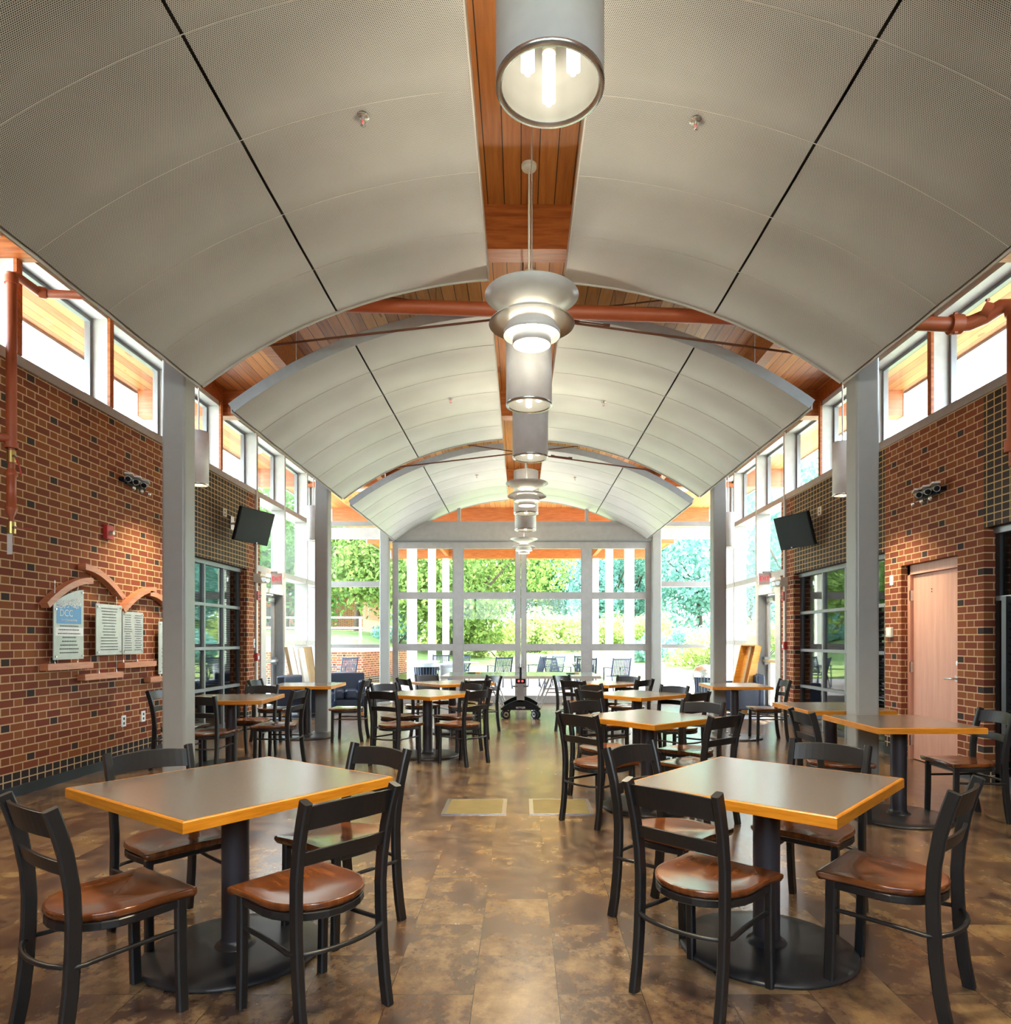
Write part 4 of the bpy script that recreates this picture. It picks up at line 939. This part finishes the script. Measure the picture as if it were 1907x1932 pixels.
MB().prism([(-9.6, 0), (6.6, 0), (4, 2), (-7, 2)], -9, .6, 'sheetm', Matrix.Translation((0, 0, 3.0)) @ Matrix.Rotation(pi/2, 4, 'X')).build('roof', t)
for k in range(4): B(-7.6+k*3.2, -6.0+k*3.2, -.04, 0, .9, 2.2, m='dglass').build('window', t)

def leaves(n, rx, rz, sz, seed, lumps=14, m='leafA', low=.0):
    r = random.Random(seed); b = MB(); C = []
    for _ in range(lumps):
        while True:
            v = Vector((r.uniform(-1, 1), r.uniform(-1, 1), r.uniform(-1+low, 1)))
            if v.length < 1: break
        v = v.normalized()*(v.length**.5)*.72; C.append((Vector((v.x*rx, v.y*rx, v.z*rz)), r.uniform(.28, .46)*rx))
    for _ in range(n):
        c, q = r.choice(C); d = Vector((r.gauss(0, 1), r.gauss(0, 1), r.gauss(0, 1))).normalized(); p = c+d*q*(r.random()**.35)
        nrm = (d+Vector((r.gauss(0, .7), r.gauss(0, .7), r.gauss(0, .7)+.3))).normalized(); u = nrm.orthogonal().normalized(); a = r.uniform(0, 6.28)
        u = (u*cos(a)+nrm.cross(u)*sin(a)); v = nrm.cross(u); k = sz*r.uniform(.6, 1.3)
        b.add([p-u*k, p-v*k*.5, p+u*k, p+v*k*.5], [(0, 1, 2, 3)], m)
    return b
def tree(loc, h, rx, rz, label, seed, m, n=5200, sz=.2, tr=.22, group='trees beyond the lawn'):
    t = thing('tree', label, 'tree', loc, 0, group)
    o = leaves(n, rx, rz, sz, seed, m=m).build('crown', t); o.location = (0, 0, h)
    r = random.Random(seed); b = MB(); b.cyl((0, 0, -.4), (.1, 0, h*.55), tr, 'bark', tr*.6, 12); 
    for _ in range(7): a = r.uniform(0, 6.28); b.cyl((.08, 0, h*.4), (cos(a)*rx*.6, sin(a)*rx*.6, h+rz*r.uniform(-.3, .4)), tr*.4, 'bark', .03, 8)
    b.build('trunk', t); return t
tree((-3.4, 36, hgt(-3.4, 36)), 4.9, 5.8, 4.2, 'broad oak tree with trunk seen through the left glass panels', 11, 'leafA', 26000, .15, .32)
tree((-9.5, 40, hgt(-9.5, 40)), 4.6, 4.4, 4.2, 'yellow green tree left of the oak, behind the side glass', 12, 'leafA', 12000, .17)
bt = [tree((7.5, 58, hgt(7.5, 58)), 6.0, 5.6, 6.6, 'tall blue green tree behind the right glass panels', 21, 'leafB', 9000, .21),
      tree((-16, 60, hgt(-16, 60)), 6.2, 5.8, 6.6, 'dark green tree behind the left railing', 22, 'deep_leaf', 9000, .21)]
pos = [(0, 62, 1, 'dark green tree straight behind the centre post'), (14, 54, 0, 'blue green tree behind the right side light, nearest of its line'), (20, 60, 0, 'blue green tree seen through the right exit door glass'), (27, 54, 0, 'blue green tree at the right edge of the right side windows'),
 (-24, 56, 1, 'dark green tree seen through the left exit door glass'), (-8, 66, 1, 'dark green tree behind the brick building and the oak'), (3, 70, 0, 'blue green tree just right of the centre post, farthest back'), (12, 72, 0, 'blue green tree behind the outermost right glass panel, farthest back'),
 (-15, 44, 1, 'dark green tree in front of the far brick building'), (17, 43, 0, 'blue green tree beside the right exit door, close to the hall'), (10.5, 64, 0, 'blue green tree between the right canopy posts'), (24, 68, 0, 'blue green tree farthest back on the right'), (-18, 68, 1, 'dark green tree behind the left side light, above the building roof')]
for i, (x, y, k, lab) in enumerate(pos):
    d = dup(bt[k], (x, y, hgt(x, y)), R.uniform(0, 6), lab, 'tree line beyond the lawn')
    s = R.uniform(.95, 1.25); d.scale = (s, s, s*R.uniform(.9, 1.15))
def shrub(loc, rx, rz, label, seed, m, n=2200, sz=.10): 
    t = thing('shrub', label, 'shrub', loc, 0, 'shrubs on the slope'); leaves(n, rx, rz, sz, seed, 9, m, .6).build('foliage', t).location = (0, 0, rz*.6)
    b = MB(); 
    for k in range(5): b.cyl((0, 0, -.2), (rx*.5*cos(k*1.3), rx*.5*sin(k*1.3), rz*.7), .03, 'bark', .012, 6)
    b.build('stem', t); return t
sA = shrub((-1.2, 37, hgt(-1.2, 37)), 1.9, 1.0, 'bright yellow green shrub just right of the oak trunk', 31, 'leafC', 3500, .09)
sB = shrub((6.3, 33, hgt(6.3, 33)), 1.3, .9, 'rounded green shrub behind the right side light', 32, 'leafB', 3000, .08)
sp_ = [(0.8, 40, 0, 1.2, ''), (2.6, 42, 0, 1.5, ''), (4.6, 44, 0, 1.2, ''), (3.2, 46, 1, 1.3, ''), (6.8, 45, 0, 1.3, ''), (8.2, 36, 1, 1.0, ''), (7.6, 30, 0, .9, ''), (9.4, 31, 0, .9, ''), (10.4, 37, 1, 1.3, ''), (-6.2, 35, 1, 1.1, ''), (-4.6, 41, 0, 1.3, ''), (12, 34, 0, 1.1, ''), (-.2, 44, 1, 1.2, ''), (8.6, 41, 0, 1.2, '')]
ORD = 'first second third fourth fifth sixth seventh eighth ninth tenth eleventh twelfth thirteenth fourteenth'.split()
sp_.sort(key=lambda q: q[0]/q[1])
for i, (x, y, k, s, _) in enumerate(sp_):
    d = dup((sA, sB)[k], (x, y, hgt(x, y)), R.uniform(0, 6), '%s shrub on the far slope, %s from the left among the smaller ones' % ('bright yellow green' if k == 0 else 'dull green', ORD[i]), 'shrubs on the slope')
    d.scale = (s, s, s)

# patio furniture
def patio_chair():
    t = thing('patio_chair', 'x', 'chair'); m = 'outm'
    T = Matrix.Translation((0, -.22, .43)) @ Matrix.Rotation(radians(14), 4, 'X')
    for s in (-1, 1):
        MB().sweep([(s*.25, -.34, 0), (s*.25, -.24, .43)], .03, .03, (1, 0, 0), m).build('leg', t); MB().sweep([(s*.25, .24, 0), (s*.25, .22, .64)], .03, .03, (1, 0, 0), m).build('leg', t)
        MB().sweep([(s*.25, .25, .64), (s*.25, 0, .66), (s*.25, -.29, .64)], .045, .02, (1, 0, 0), m).build('armrest', t)
        sc = MB(); pts = [(s*.25, .0+.07*cos(a), .55+.07*sin(a)) for a in [k*pi/5 for k in range(9)]]; sc.sweep(pts, .012, .012, (1, 0, 0), m); sc.build('scroll', t)
    b = MB()
    for k in range(11): x = -.24+.048*k; b.box(x-.012, x+.012, -.006, .006, 0, .46, m, T)
    b.box(-.27, .27, -.012, .012, .44, .48, m, T); b.box(-.27, .27, -.012, .012, 0, .03, m, T); b.box(-.275, -.245, -.015, .015, 0, .50, m, T); b.box(.245, .275, -.015, .015, 0, .50, m, T); b.build('backrest', t)
    b = MB(); 
    for k in range(11): x = -.24+.048*k; b.box(x-.014, x+.014, -.22, .24, .42, .432, m)
    b.build('seat', t); return t
def patio_table(x, y, lab):
    t = thing('patio_table', lab, 'table', (x, y, 0), 0, 'round patio tables')
    MB().lathe([(0, .725), (.52, .725), (.535, .735), (.53, .75), (0, .752)], (0, 0, 0), 'outt', 40).build('tabletop', t); MB().cyl((0, 0, 0), (0, 0, .72), .04, 'outm').build('pole', t)
    for k in range(4): a = k*pi/2+.4; MB().sweep([(cos(a)*.34, sin(a)*.34, 0), (cos(a)*.20, sin(a)*.20, .10), (cos(a)*.05, sin(a)*.05, .35), (cos(a)*.3, sin(a)*.3, .71)], .03, .03, (0, 0, 1) if False else (-sin(a), cos(a), 0), 'outm').build('leg', t)
patio_table(-1.75, 20.2, 'round pale patio table outside, left of the centre post'); patio_table(-3.0, 21.2, 'round pale patio table farthest left outside'); patio_table(1.75, 19.6, 'round pale patio table outside, right of the centre post')
pc = patio_chair()
PCH = [(-.62, 19.8, .5, 'navy slatted patio chair with its back to the glass, left of the centre post'), (.36, 20.4, 1.2, 'navy slatted patio chair just right of the centre post'), (2.55, 18.4, .35, 'navy slatted patio chair nearest the glass on the right'),
       (1.05, 19.0, -.9, 'navy slatted patio chair left of the right patio table'), (1.75, 18.7, 0.05, 'navy slatted patio chair in front of the right patio table'), (1.9, 20.6, pi, 'navy slatted patio chair behind the right patio table'),
       (-1.9, 21.1, pi-.2, 'navy slatted patio chair behind the left patio table'), (-2.6, 22.2, pi, 'navy slatted patio chair behind the farthest left patio table'), (-5.0, 19.4, .9, 'navy slatted patio chair before the brick retaining wall'), (.9, 20.5, 2.3, 'navy slatted patio chair far left of the right patio table')]
for i, (x, y, a, lab) in enumerate(PCH):
    if i == 0: pc.location = (x, y, 0); pc.rotation_euler = (0, 0, a); pc['label'] = lab; pc['group'] = 'navy patio chairs'
    else: dup(pc, (x, y, 0), a, lab, 'navy patio chairs')
def bin_(x, y, r, h, lab, dome=False, wrap=False):
    t = thing('litter_bin', lab, 'bin', (x, y, 0), 0, 'patio litter bins')
    MB().cyl((0, 0, .04), (0, 0, h-.08), r*.9, 'screen', n=28).build('liner', t)
    b = MB()
    for k in range(26): a = k*2*pi/26; b.sweep([(cos(a)*r*.93, sin(a)*r*.93, .03), (cos(a)*r, sin(a)*r, h*.6), (cos(a)*r*1.08, sin(a)*r*1.08, h-.08)], .035, .008, (-sin(a), cos(a), 0), 'outm')
    b.build('slats', t); b = MB(); b.lathe([(r*.96, .02), (r*.98, .05), (r*.94, .06)], (0, 0, 0), 'outm', 32)
    if dome: b.lathe([(r*1.1, h-.1), (r*1.08, h+.0), (r*.9, h+.12), (r*.4, h+.18), (0, h+.19)], (0, 0, 0), 'steel', 36)
    else: b.lathe([(r*1.13, h-.1), (r*1.16, h-.04), (r*1.08, h), (r*.5, h+.01), (r*.5, h-.02)], (0, 0, 0), 'outt', 36)
    b.build('lid', t)
    if wrap: MB().lathe([(r*1.13, .25), (r*1.15, .7)], (0, 0, 0), 'wprint', 32).build('wrap', t); B(-.05, .10, -r*1.2, -r*1.16, .30, .55, m='blue').build('blue_label', t)
bin_(-2.32, 17.0, .29, .83, 'slatted navy litter bin outside the left glass panel'); bin_(-1.75, 17.3, .24, .80, 'white wrapped litter bin with blue mark beside the slatted bin', False, True); bin_(4.35, 16.2, .28, .62, 'navy litter bin with rounded steel dome outside the right side light', True)
for x, y, lab in ((-3.95, 16.8, 'round white soffit light outside above the left side light'), (3.95, 16.8, 'round white soffit light outside above the right side light'), (-5.2, 13.4, 'round white soffit light beyond the left high windows'), (5.2, 13.4, 'round white soffit light beyond the right high windows')):
    tag(MB().lathe([(0, -.09), (.14, -.085), (.19, -.06), (.20, 0)], (x, y, CZ-.001), 'ivory', 32).build('soffit_light'), lab, 'light', 'round soffit lights')
